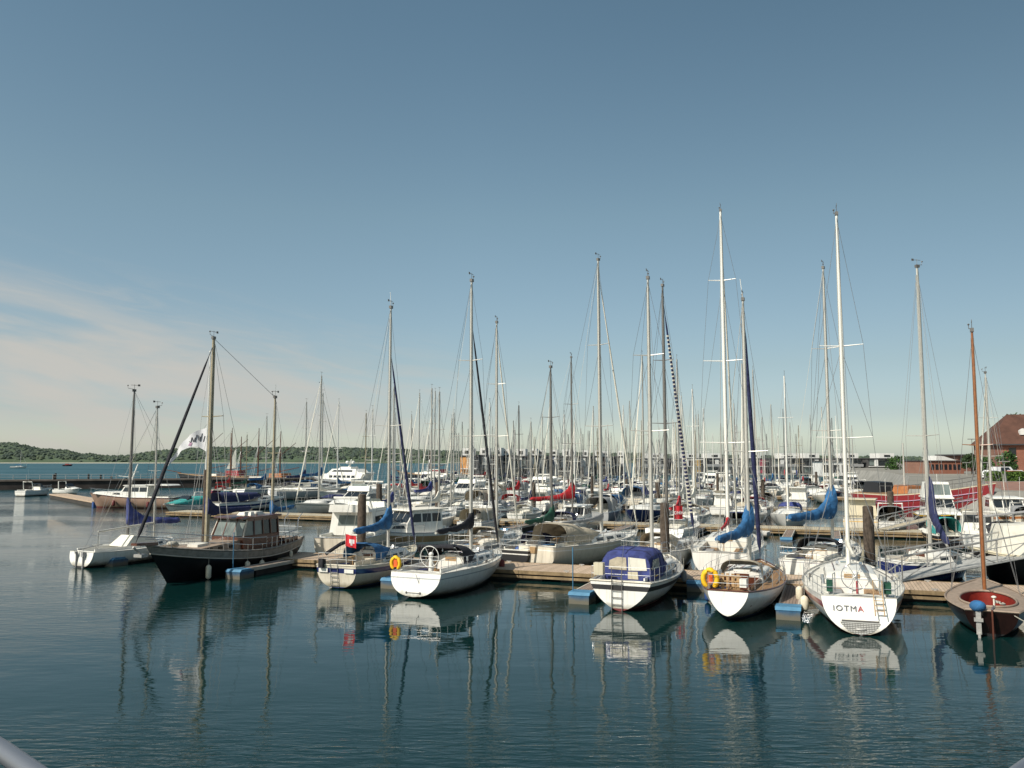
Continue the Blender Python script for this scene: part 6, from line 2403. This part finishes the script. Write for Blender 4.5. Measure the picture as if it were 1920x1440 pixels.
# ================================================================== HOUSES ON THE WATER
def water_house(px, Y, wd, zr, zb, label, strip=None, side='left', white=0, variant=0, rot=0.0):
    p = at(px, 880, Y)
    t = thing("waterfront_house", label, "house", (p.x, p.y, 0), rot, "flat-roofed houses in a row on the water")
    D = 9.0
    MB().box(-wd / 2, wd / 2, 0, D, 1.0, zr).build("wall", 'housegrey', t, 0)
    MB().box(-wd / 2 - .4, wd / 2 + .4, -1.6, D + .3, .55, .98).build("deck_platform", 'concrete', t, 0)
    rf = MB()
    rf.box(-wd / 2 - .25, wd / 2 + .25, -.7, D + .2, zr + .01, zr + .3)
    r_ = rf.build("roof", 'flatroof', t, 0)
    c = (-.16, .08, .2)[variant % 3] * wd
    b = MB()
    b.box(c - wd * .27, c + wd * .27, -.2, D - 1.5, zr + .31, zb + .25)
    rb = b.build("roof_room", 'housewhite', r_, 0)
    q = MB()
    q.box(c - wd * .10, c + wd * .12, -.27, -.21, zr + .75, zb - .35)
    q.build("window", 'win', rb, 0)
    h = (zr - 1.0) / 2
    n = 3 if wd > 8 else 2
    for f in range(2):
        for i in range(n):
            x0 = lerp(-wd / 2 + .5, wd / 2 - .5, i / n) + .15
            x1 = lerp(-wd / 2 + .5, wd / 2 - .5, (i + 1) / n) - .15
            z0 = 1.0 + f * h + .35
            w_ = MB().box(x0, x1, -.06, -.004, z0, z0 + h - .75).build("window", 'win' if (i + f + variant) % 3 else 'winlit', t, 0)
            MB().box(x0 - .05, x1 + .05, -.10, -.062, z0 + h - .80, z0 + h - .72).build("frame", 'housewhite', w_, 0)
    m = MB()
    m.box(-wd / 2 + .2, wd / 2 - .2, -1.3, -.11, 1.0 + h - .18, 1.0 + h + .02)
    m.box(-wd / 2 + .2, wd / 2 - .2, -1.3, -1.25, 1.0 + h + .02, 1.0 + h + .8) if variant % 2 else None
    m.build("balcony", 'housewhite' if variant % 2 == 0 else 'greycan', t, 0)
    if strip:
        x0 = -wd / 2 - .02 if side == 'left' else wd / 2 - 2.1
        MB().box(x0, x0 + 2.1, -.5, -.11 + .0, 1.2, zr - .05).build("coloured_panel", strip, t, 0)
    for k in range(white):
        x0 = lerp(-wd / 2 + .3, wd / 2 - 1.4, (k + .5 + .3 * (variant % 2)) / max(white, 1))
        z0 = 1.2 if k % 2 else 1.0 + h
        MB().box(x0, x0 + 1.3, -.45, -.12, z0 + .1, z0 + h - .2).build("white_panel", 'housewhite', t, 0)
    g = MB()
    for x in (-wd / 2 + .6, 0, wd / 2 - .6):
        for y in (-1.2, D - .5):
            g.tube([(x, y, -1), (x, y, .6)], .2, 6)
    g.build("support_piles", 'piled', t, 0)
    return t


near_cols = ['panelorange', None, 'panelbrown', None, 'panelgreen', 'panelred', None, 'panelblue', None, 'panelyellow', None, None, 'panelbrown', None]
cw = dict(panelorange='orange', panelbrown='brown', panelgreen='green', panelred='crimson', panelblue='slate blue', panelyellow='yellow')
npx = [880, 905, 929, 952, 974, 996, 1017, 1037, 1056, 1076, 1096, 1117, 1139, 1162]
for i, (px, colr) in enumerate(zip(npx, near_cols)):
    Y = lerp(214, 292, i / 13)
    wd = [5.0, 3.6, 3.4, 3.6][i % 4] if i else 4.6
    col_t = f"with {cw[colr]} panel" if colr else "without coloured panel"
    water_house(px, Y, wd * .98, 7.0 + .2 * (i % 2), 8.9 + .15 * (i % 3), f"dark house {col_t}, {NUM[i]} from left in the left waterfront row", colr, 'left', [1, 1, 2, 1][i % 4], i, rot=-.12)
for i in range(8):
    px = 1226 + i * 61
    colr = [None, 'panelyellow', None, 'panelred', None, 'panelbrown', None, None][i]
    col_t = f"with {cw[colr]} panel" if colr else "without coloured panel"
    water_house(px, 318, 10.6, 6.5, 8.4, f"wide dark house {col_t}, {NUM[i]} from left in the right waterfront row", colr, 'right' if i % 2 else 'left', [2, 1, 2, 2][i % 4], i + 1, rot=.05)


# ================================================================== THE RIGHT SHORE
def tree(name, label, cat, x, y, z, h, r, leaf='leaf', seed=1, n=1000, group=None, cz=.6):
    rr = random.Random(seed)
    t = thing(name, label, cat, (x, y, z), 0, group)
    tr = MB()
    tr.tube([(0, 0, -.2), (.05, 0, h * .3), (0, .05, h * .62)], [r * .09, r * .07, r * .04], 7)
    for i in range(6):
        a = i * 1.05 + rr.random()
        z0 = h * rr.uniform(.28, .5)
        tr.tube([(0, 0, z0), (r * .4 * math.cos(a), r * .4 * math.sin(a), z0 + h * .15), (r * .7 * math.cos(a), r * .7 * math.sin(a), z0 + h * .28)], [r * .035, r * .025, r * .01], 5)
    tr.build("trunk", 'trunk', t, 60)
    cl = []
    for i in range(26):
        a, b = rr.uniform(0, 2 * PI), rr.uniform(-1, 1)
        q = rr.uniform(.45, .95)
        cl.append((r * q * math.cos(a) * math.sqrt(1 - b * b), r * q * math.sin(a) * math.sqrt(1 - b * b), h * cz + b * h * (1 - cz) * .85, r * rr.uniform(.22, .42)))
    cb = MB()
    for i in range(n):
        c = cl[rr.randrange(len(cl))]
        v = Vector((rr.gauss(0, 1), rr.gauss(0, 1), rr.gauss(0, 1))).normalized() * c[3] * rr.uniform(.6, 1.1)
        p = Vector(c[:3]) + v
        s_ = rr.uniform(.12, .26) * max(1, r / 2.5)
        a1 = Vector((rr.gauss(0, 1), rr.gauss(0, 1), rr.gauss(0, 1))).normalized()
        a2 = a1.cross(Vector((rr.gauss(0, 1), rr.gauss(0, 1), rr.gauss(0, 1)))).normalized()
        cb.add([p - a1 * s_, p + a2 * s_ * .7, p + a1 * s_, p - a2 * s_ * .7], [(0, 1, 2, 3)], 0 if rr.random() < .6 else 1)
    cb.build("crown", [leaf, 'leafd'], t, 0, merge=False)
    return t


def big_brick_house():
    x, y = .578 * 168, 168
    t = thing("brick_house", "big red brick house with steep tiled hipped roof at the right edge", "house", (x, y, GZ), math.radians(-14))
    Wd, D, He = 26, 14, 6.3
    MB().box(0, Wd, 0, D, 0, He).build("wall", 'brick', t, 0)
    MB().box(-.06, 1.0, -.06, 0, 0, He - .1).build("corner_strip", 'brickd', t, 0)  # darker strip down the left end of the front wall
    rf = MB()
    o = .7
    zr = He + 6.2
    rf.add([(-o, -o, He - .1), (Wd + o, -o, He - .1), (Wd + o, D + o, He - .1), (-o, D + o, He - .1), (4.6, D / 2, zr), (Wd - 6, D / 2, zr)],
           [(0, 1, 5, 4), (1, 2, 5), (2, 3, 4, 5), (3, 0, 4), (3, 2, 1, 0)])
    rfo = rf.build("roof", 'tile', t, 0)
    MB().box(-o - .05, Wd + o, -o - .12, -o - .01, He - .3, He - .05).build("gutter", 'flatroof', rfo, 0)
    for xx, zz in ((5.2, He + 2.2), (12, He + 2.4)):
        yy = -o + (zz - He) / (zr - He) * (D / 2 + o)
        dm = MB().sym([(0, 0), (1.2, 0), (1.2, .9), (.6, 1.3), (0, .9)], .6)
        dm.v = [(xx + v[0], yy - .3 + v[1], zz - .4 + v[2]) for v in dm.v]
        dm.build("dormer", 'housewhite' if xx < 6 else 'tile', rfo, 0)
    for i in range(6):
        for f in range(2):
            xx = 2.6 + i * 3.8
            w_ = MB().box(xx, xx + 1.3, -.05, -.004, .9 + f * 2.9, 2.6 + f * 2.9).build("window", 'win', t, 0)
            MB().box(xx - .1, xx + 1.4, -.12, -.051, .78 + f * 2.9, .88 + f * 2.9).build("sill", 'housewhite', w_, 0)
    bl = MB()
    bl.box(9, 17, -1.6, -.13, 3.2, 3.4)
    for i in range(9):
        bl.tube([(9 + i, -1.5, 3.4), (9 + i, -1.5, 4.4)], .04, 4)
    bl.tube([(9, -1.5, 4.4), (17, -1.5, 4.4)], .05, 4)
    bl.build("balcony", 'alud', t, 0)


big_brick_house()


def low_brick():
    p = at(1733, 890, 185)
    x1 = at(1808, 890, 185).x
    t = thing("brick_hall", "long low flat-roofed red brick hall behind the grey quay", "building", (p.x, 185, GZ))
    L = x1 - p.x
    MB().box(0, L, 0, 10, 0, 2.75).build("wall", 'brick', t, 0)
    MB().box(-.2, L + .2, -.3, 10.2, 2.76, 2.95).build("roof", 'flatroof', t, 0)
    for i in range(8):
        xx = .6 + i * (L - 1) / 8
        MB().box(xx, xx + .6, -.06, -.003, .9, 2.1).build("window", 'win', t, 0)
    k = MB().sym([(L * .42, 2.96), (L * .95, 2.96), (L * .62, 3.9), (L * .44, 4.0)], 3)
    k.v = [(v[0], v[1] + 5, v[2]) for v in k.v]
    k.build("skylight_hood", 'housewhite', t, 0)
    p = at(1797, 890, 225)
    t = thing("office_building", "grey flat-roofed building with big windows between the brick hall and the brick house", "building", (p.x, 225, GZ))
    MB().box(0, 14, 0, 10, 0, 4.2).build("wall", 'brickd', t, 0)
    MB().box(-.8, 14.5, -.8, 10.5, 4.21, 4.55).build("roof", 'flatroof', t, 0)
    for i in range(5):
        MB().box(.6 + i * 2.7, 2.6 + i * 2.7, -.06, -.003, 1.0, 3.6).build("window", 'winlit' if i % 2 else 'win', t, 0)
    p = at(1672, 880, 205)
    t = thing("quay_house", "pale low house wall behind the masts right of the last waterfront house", "building", (p.x + 4, 262, 1.2))
    MB().box(0, 9, 0, 8, 0, 4.4).build("wall", 'housewhite', t, 0)
    MB().box(-.4, 9.4, -.4, 8.4, 4.41, 4.7).build("roof", 'flatroof', t, 0)
    for i in range(3):
        MB().box(.6 + i * 2.8, 2.6 + i * 2.8, -.06, -.003, 1.0, 3.4).build("window", 'win', t, 0)


low_brick()
for i, (px, Y, h, r, lf, lab) in enumerate(((1845, 160, 3.6, 1.9, 'leaf', "bright green tree left of the big brick house"), (1889, 150, 4.4, 2.0, 'leaf', "round green tree in front of the brick house wall"),
                                            (1906, 215, 14.6, 4.2, 'leafd', "tall dark tree rising behind the brick house roof"),
                                            (1680, 262, 6.4, 3.0, 'leaf', "green tree between the waterfront houses and the brick hall"), (1822, 178, 4.2, 1.8, 'leafd', "small dark tree in front of the office windows"))):
    p = at(px, 880, Y)
    tree("tree", lab, "tree", p.x, p.y, GZ if px > 1700 else .9, h, r, lf, 30 + i, 1300)


def car(px, Y, m, label, rz=0.0, van=False):
    p = at(px, 890, Y)
    t = thing("parked_car", label, "car", (p.x, p.y, GZ), rz, "cars parked on the quay")
    L = 4.4
    hh = 1.95 if van else 1.45
    b = MB().sym([(-L / 2, .3), (L / 2, .3), (L / 2 + .02, .7), (L / 2 - .9, .92), (-L / 2 + .1, .95), (-L / 2 - .02, .7)], .87, .06)
    b.build("body", m, t, 30)
    if van:
        c = MB().sym([(-L / 2 + .02, .93), (L / 2 - .9, .93), (L / 2 - 1.6, hh), (-L / 2 + .15, hh)], .80, .12)
    else:
        c = MB().sym([(-L / 2 + .5, .93), (L / 2 - 1.1, .93), (L / 2 - 1.9, hh), (-L / 2 + 1.0, hh)], .80, .16)
    co = c.build("cabin", m, t, 20)
    for sd in (1, -1):
        MB().poly([(-L / 2 + .85, sd * .80, 1.0), (L / 2 - 1.3, sd * .80, 1.0), (L / 2 - 1.95, sd * .70, hh - .1), (-L / 2 + 1.1, sd * .70, hh - .1)]).build("window", 'win', co, 0)
    MB().poly([(L / 2 - 1.12, -.7, .98), (L / 2 - 1.12, .7, .98), (L / 2 - 1.83, .6, hh - .06), (L / 2 - 1.83, -.6, hh - .06)]).build("windscreen", 'win', co, 0)
    for x in (-L / 2 + .85, L / 2 - .85):
        for sd in (1, -1):
            w_ = MB().tube([(x, sd * .7, .32), (x, sd * .90, .32)], .32, 14).build("wheel", 'tyre', t, 60)
            MB().tube([(x, sd * .89, .32), (x, sd * .915, .32)], .18, 10).build("rim", 'galv', w_, 60)
    for sd in (1, -1):
        MB().box(L / 2 - .02, L / 2 + .03, sd * .6 - .15, sd * .6 + .15, .6, .74).build("headlight", 'letterwhite', t, 0)


car(1863, 134, 'carwhite', "white car parked on the quay left of the hedge", .2)
car(1884, 138, 'carwhite', "white van parked behind the hedge on the quay", .1, van=True)
car(1908, 134, 'carwhite', "white car at the right edge behind the hedge", .0)
car(1903, 128, 'carred', "dark red car below the hedge on the quay slope", .3)
MB().poly([(50, 85.5, GZ + .004), (57, 79.5, GZ + .004), (120, 79.5, GZ + .004), (120, 119, GZ + .004), (67, 119, GZ + .004)]).build("path", 'gravelred', None, 0)["kind"] = "structure"
p = at(1885, 890, 122)
t = thing("hedge", "clipped yellow-green hedge in front of the parked cars", "hedge", (p.x, p.y, GZ))
hb = MB()
rr = random.Random(3)
for i in range(2600):
    q = Vector((rr.uniform(-2.8, 2.8), rr.uniform(-.7, .7), rr.uniform(.1, 1.35)))
    s_ = rr.uniform(.08, .18)
    a1 = Vector((rr.gauss(0, 1), rr.gauss(0, 1), rr.gauss(0, 1))).normalized()
    a2 = a1.cross(Vector((rr.gauss(0, 1), rr.gauss(0, 1), rr.gauss(0, 1)))).normalized()
    hb.add([q - a1 * s_, q + a2 * s_, q + a1 * s_, q - a2 * s_], [(0, 1, 2, 3)])
hb.build("foliage", 'hedge', t, 0, merge=False)
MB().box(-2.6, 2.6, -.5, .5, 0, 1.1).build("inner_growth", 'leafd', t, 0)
for px, ty, Y, lab in ((1883, 866, 116, "street lamp in front of the hedge"), (1851, 868, 140, "street lamp left of the hedge"), (1812, 868, 165, "street lamp before the brick hall's right end"),
                       (1822, 824, 150, "tall dark lamp post left of the varnished mast")):
    p = at(px, ty, Y)
    t = thing("street_lamp", lab, "street lamp", (p.x, p.y, GZ))
    h = p.z - GZ
    MB().tube([(0, 0, 0), (0, 0, h)], [.09, .05], 6).build("post", 'galv' if ty > 830 else 'alud', t, 60)
    MB().box(-.7, .7, -.15, .15, h, h + .12).build("lamp_head", 'galv' if ty > 830 else 'alud', t, 0)


# red ship -----------------------------------------------------------------
def red_ship():
    a, b = at(1618, 950, 96), at(1850, 975, 81.5)
    d = Vector((b.x - a.x, b.y - a.y))
    t = thing("ship", "old red ship with white rubbing strips moored below the quay, bow to the right", "ship", (a.x, a.y, 0), math.atan2(d.y, d.x))
    L = d.length + 1.2
    H = Hull(L=L, B=5.6, F=2.5, bowF=4.0, sternF=2.5, wt=.6, draft=.8, bow=1.2, stern=.6, kS=3, mS=3, kB=1.8, mB=1.5, pw=2.6)
    H.build(t, ['shipred', 'shipblack', 'cream'], s1=.0, s2=.1)
    H.deck(t, 'teak')
    for dz in (.7, 1.35):
        rb = MB()
        for sd in (1, -1):
            rb.tube([H.P(q / 20, H.sheer(q / 20) - dz, sd, .04) for q in range(1, 20)], .05, 5)
        rb.build("rubbing_strip", 'pink', t, 40)
    MB().sym([(1.2, 2.5), (3.6, 2.5), (3.4, 3.7), (1.4, 3.8)], 1.2, .2).build("deckhouse", 'shipblack', t, 20)
    MB().sym([(5.3, 2.4), (7.4, 2.4), (7.4, 3.4), (5.5, 3.5)], 1.2, .2).build("orange_locker", 'ochre', t, 20)
    r = MB()
    for i in range(14):
        for sd in (1, -1):
            e = H.P(.3 + i * .05, H.sheer(.3 + i * .05), sd, -.1)
            r.tube([e, e + Vector((0, 0, .9))], .03, 4)
    for sd in (1, -1):
        r.tube([H.P(.3 + i * .05, H.sheer(.3 + i * .05), sd, -.1) + Vector((0, 0, .9)) for i in range(14)], .03, 4)
    r.build("guard_rail", 'alud', t, 0)
    MB().tube([(6, 0, 2), (6, 0, 8)], [.12, .07], 6).build("mast", 'alu', t, 60)


red_ship()

# boats around the ship -----------------------------------------------------------------
TT = 32 + PONT_W + .6
t = far_berth("motor_boat", "black-hulled boat with tall white framed wheelhouse, bow toward the second pontoon", "motor boat", 1735, TT + 9.3, 4, away=False)
H = motorboat(t, 9.2, 3.1, 1.35, 1.75, 'cabin', ('black', 'black', 'yellow'), 'cabin', s1=.02, s2=.09)
MB().sym([(2.4, 2.95), (4.4, 2.95), (4.0, 4.25), (2.5, 4.25)], 1.15, .22).build("upper_wheelhouse", 'cabin', t, 20)
for y0, y1 in ((-.95, -.5), (-.42, .42), (.5, .95)):
    panel(t, [(4.36, y0 * 1.05, 3.15), (4.36, y1 * 1.05, 3.15), (4.1, y1, 4.05), (4.1, y0, 4.05)], 'winlit', "windscreen")
t = far_berth("motor_boat", "cream cabin boat with rounded windows left of the thick dark pile", "motor boat", 1606, TT + .3, -6)
motorboat(t, 8.6, 3.1, 1.2, 1.5, 'cabin', ('gelcream', 'blackboot', 'panelyellow'), 'cream', 'cream')
t = far_berth("motor_boat", "small boat with pale blue canopy behind the dark pile at the red ship", "motor boat", 1665, TT + .3, 0)
motorboat(t, 7.0, 2.5, 1.0, 1.25, 'sport', canvas='greycan')
t = far_berth("motor_boat", "motorboat with tall pale wheelhouse and salmon band behind the varnished mast", "motor boat", 1856, TT + 9.8, 2, away=False)
motorboat(t, 9.5, 3.3, 1.4, 1.8, 'cabin', ('gelcream', 'redboot', 'ochre'), 'cabin', s1=.1, s2=.3)
t = far_berth("motor_boat", "dark motorboat under a grey canopy at the right edge beyond the gangway", "motor boat", 1925, TT + .3, 0)
motorboat(t, 8.5, 3.0, 1.2, 1.6, 'sport', ('gelgrey', 'blackboot', 'gelnavy'), canvas='greycan')
t = far_berth("motor_boat", "small open boat with turquoise sheet right of the navy sail cover", "motor boat", 1772, 32 - 6.4, 10)
motorboat(t, 5.5, 2.1, .8, 1.0, 'sport', ('black', 'blackboot', 'brass'), canvas='teal', detail=False)
t = far_berth("motor_boat", "white sports boat with raked hull behind the varnished mast", "motor boat", 1832, 32 - 8.4, -4)
motorboat(t, 7.6, 2.7, 1.1, 1.4, 'sport')
t = far_berth("sailing_yacht", "white-decked yacht on the near side of the second pontoon at the right edge", "sailboat", 1897, 32 - 9.8, 6)
yacht(t, 9, 3, full=False, cover='sail', hoodm='darkcan', top=12.5)
t = far_berth("rowing_boat", "small open white dinghy floating before the second pontoon, left of the blue sail cover", "dinghy", 1435, 32 - 3.0, 80)
H = Hull(L=3.4, B=1.4, F=.45, bowF=.6, sternF=.45, wt=.8, draft=.1, sb=-.02, bow=.3)
H.build(t, ['gel', 'gel', 'gel'], s1=.1, s2=.15, nt=10)
MB().box(.4, 2.4, -.45, .45, .12, .16).build("floor", 'deckgrey', t, 0)
MB().box(1.0, 1.25, -.62, .62, .34, .38).build("thwart", 'brass', t, 0)
H.rail(t, 'gel', .03, "gunwale")

# handrail of the quay from which the harbour is seen --------------------------
t = thing("handrail", "curved brushed steel handrail cut off by both bottom corners of the view", "handrail", (0, 0, 0))
zr = 5.66
pts = []
for px, py in ((-330, 1272), (-160, 1335), (-60, 1370), (5, 1408), (72, 1456), (170, 1530), (400, 1600), (960, 1640), (1500, 1610), (1780, 1540), (1880, 1478), (1935, 1438), (2010, 1385), (2120, 1325), (2300, 1262)):
    q = W(px, py, zr)
    pts.append(q)
MB().tube(pts, .018, 10).build("rail", 'railmetal', t, 60)
for i in (0, 5, 7, 9, 14):
    q = pts[i]
    MB().tube([(q.x, q.y, 4.5), (q.x, q.y, zr - .02)], .02, 8).build("post", 'railmetal', t, 60)
MB().tube([(p_.x, p_.y, 4.5) for p_ in pts], .03, 6).build("base_rail", 'railmetal', t, 60)


# ================================================================== LIGHT AND SKY
SUN_EL, SUN_DIR = math.radians(42), Vector((-0.78, -0.62))
az = math.atan2(SUN_DIR.x, SUN_DIR.y)          # clockwise from +Y
sd = bpy.data.lights.new("sun", 'SUN')
sd.energy = 5.0
sd.angle = math.radians(0.53)
sd.color = (1.0, 0.93, 0.82)
so = bpy.data.objects.new("sun", sd)
COL.objects.link(so)
to_sun = Vector((SUN_DIR.normalized().x * math.cos(SUN_EL), SUN_DIR.normalized().y * math.cos(SUN_EL), math.sin(SUN_EL)))
so.rotation_euler = to_sun.to_track_quat('Z', 'Y').to_euler()

w = bpy.data.worlds.new("World")
SC.world = w
w.use_nodes = True
ns, lk = w.node_tree.nodes, w.node_tree.links
bg = ns["Background"]
sky = ns.new("ShaderNodeTexSky")
sky.sky_type = 'NISHITA'
sky.sun_disc = False
sky.sun_elevation = SUN_EL
sky.sun_rotation = az % (2 * PI)
sky.altitude = 0
sky.air_density = 1.0
sky.dust_density = 1.2
sky.ozone_density = 1.5
bg.inputs["Strength"].default_value = 0.15
tc = ns.new("ShaderNodeTexCoord")
sp = ns.new("ShaderNodeSeparateXYZ")
lk.new(tc.outputs["Generated"], sp.inputs[0])


def wm(op, a, b=None):
    n = ns.new("ShaderNodeMath")
    n.operation = op
    for i, v in enumerate((a, b)):
        if v is None:
            continue
        if isinstance(v, (int, float)):
            n.inputs[i].default_value = v
        else:
            lk.new(v, n.inputs[i])
    return n.outputs[0]


def wr(v, a, b, c=0.0, d=1.0, smooth=True):
    n = ns.new("ShaderNodeMapRange")
    n.interpolation_type = 'SMOOTHSTEP' if smooth else 'LINEAR'
    n.inputs[1].default_value, n.inputs[2].default_value, n.inputs[3].default_value, n.inputs[4].default_value = a, b, c, d
    lk.new(v, n.inputs[0])
    return n.outputs[0]


# tint of the clear sky by height above the horizon
ramp = ns.new("ShaderNodeValToRGB")
ramp.color_ramp.elements[0].position = 0.0
ramp.color_ramp.elements[1].position = 1.0
SKYT = [(0.0, (.92, .99, 1.0)), (0.05, (.74, .765, .82)), (0.11, (.72, .72, .68)), (0.284, (.775, .80, .665)), (0.48, (.69, .77, .65))]
lk.new(sp.outputs["Z"], ramp.inputs[0])
for i, (p_, c_) in enumerate(SKYT):
    e = ramp.color_ramp.elements[i] if i < 2 else ramp.color_ramp.elements.new(p_)
    e.position = p_
    e.color = (*c_, 1)
tint = ns.new("ShaderNodeVectorMath")
tint.operation = 'MULTIPLY'
lk.new(sky.outputs[0], tint.inputs[0])
lk.new(ramp.outputs[0], tint.inputs[1])
# thin warm cloud, low in the left of the sky
azn = wm('ARCTAN2', sp.outputs["X"], sp.outputs["Y"])
cmb = ns.new("ShaderNodeCombineXYZ")
lk.new(wm('MULTIPLY', azn, 2.0), cmb.inputs[0])
lk.new(wm('ADD', wm('MULTIPLY', sp.outputs["Z"], 9.0), wm('MULTIPLY', azn, 1.6)), cmb.inputs[1])
nz = ns.new("ShaderNodeTexNoise")
nz.inputs["Scale"].default_value = 2.4
nz.inputs["Detail"].default_value = 7
nz.inputs["Roughness"].default_value = 0.55
nz.inputs["Distortion"].default_value = 0.4
lk.new(cmb.outputs[0], nz.inputs["Vector"])
up = wm('ADD', sp.outputs["Z"], wm('MULTIPLY', azn, 0.17))       # the bank slopes down to the right
mask = wm('MULTIPLY', wr(up, 0.125, 0.035), wr(azn, 0.10, -0.36))
mask = wm('MULTIPLY', mask, wr(sp.outputs["Z"], -0.02, 0.03, 0.35, 1))
mask = wm('MULTIPLY', mask, wr(azn, -1.4, -0.7))
cl = wm('MULTIPLY', mask, wr(nz.outputs["Fac"], 0.33, 0.66, 0.10, .85))
# finer wisps, drawn out along the bank
cm2 = ns.new("ShaderNodeCombineXYZ")
lk.new(wm('MULTIPLY', azn, 3.2), cm2.inputs[0])
lk.new(wm('ADD', wm('MULTIPLY', sp.outputs["Z"], 22.0), wm('MULTIPLY', azn, 4.0)), cm2.inputs[1])
nz2 = ns.new("ShaderNodeTexNoise")
nz2.inputs["Scale"].default_value = 2.2
nz2.inputs["Detail"].default_value = 9
nz2.inputs["Roughness"].default_value = 0.62
nz2.inputs["Distortion"].default_value = 0.8
lk.new(cm2.outputs[0], nz2.inputs["Vector"])
m2 = wm('MULTIPLY', wr(up, 0.15, 0.07), wr(azn, 0.2, -0.25))
m2 = wm('MULTIPLY', m2, wr(azn, -1.4, -0.7))
wisp = wm('MULTIPLY', m2, wr(nz2.outputs["Fac"], 0.42, 0.75, 0.0, .45))
cl = wm('SUBTRACT', 1.0, wm('MULTIPLY', wm('SUBTRACT', 1.0, cl), wm('SUBTRACT', 1.0, wisp)))
mix = ns.new("ShaderNodeMix")
mix.data_type = 'RGBA'
lk.new(cl, mix.inputs[0])
even = ns.new("ShaderNodeVectorMath")
even.operation = 'SCALE'
lk.new(tint.outputs[0], even.inputs[0])
lk.new(wm('MULTIPLY', wr(azn, -0.05, 0.6, 1.04, 0.84, False), wr(sp.outputs["Z"], 0.0, 0.06, 1.30, 1.0)), even.inputs[3])
lk.new(even.outputs[0], mix.inputs[6])
CLOUD = (3.85, 3.7, 3.4)
mix.inputs[7].default_value = (*CLOUD, 1)
lk.new(mix.outputs[2], bg.inputs["Color"])

SC.render.engine = 'CYCLES'
SC.cycles.max_bounces = 6
SC.cycles.glossy_bounces = 3
SC.cycles.diffuse_bounces = 3
SC.cycles.use_denoising = True
SC.view_settings.view_transform = 'Standard'
SC.view_settings.look = 'None'
SC.view_settings.exposure = 0
SC.view_settings.gamma = 1
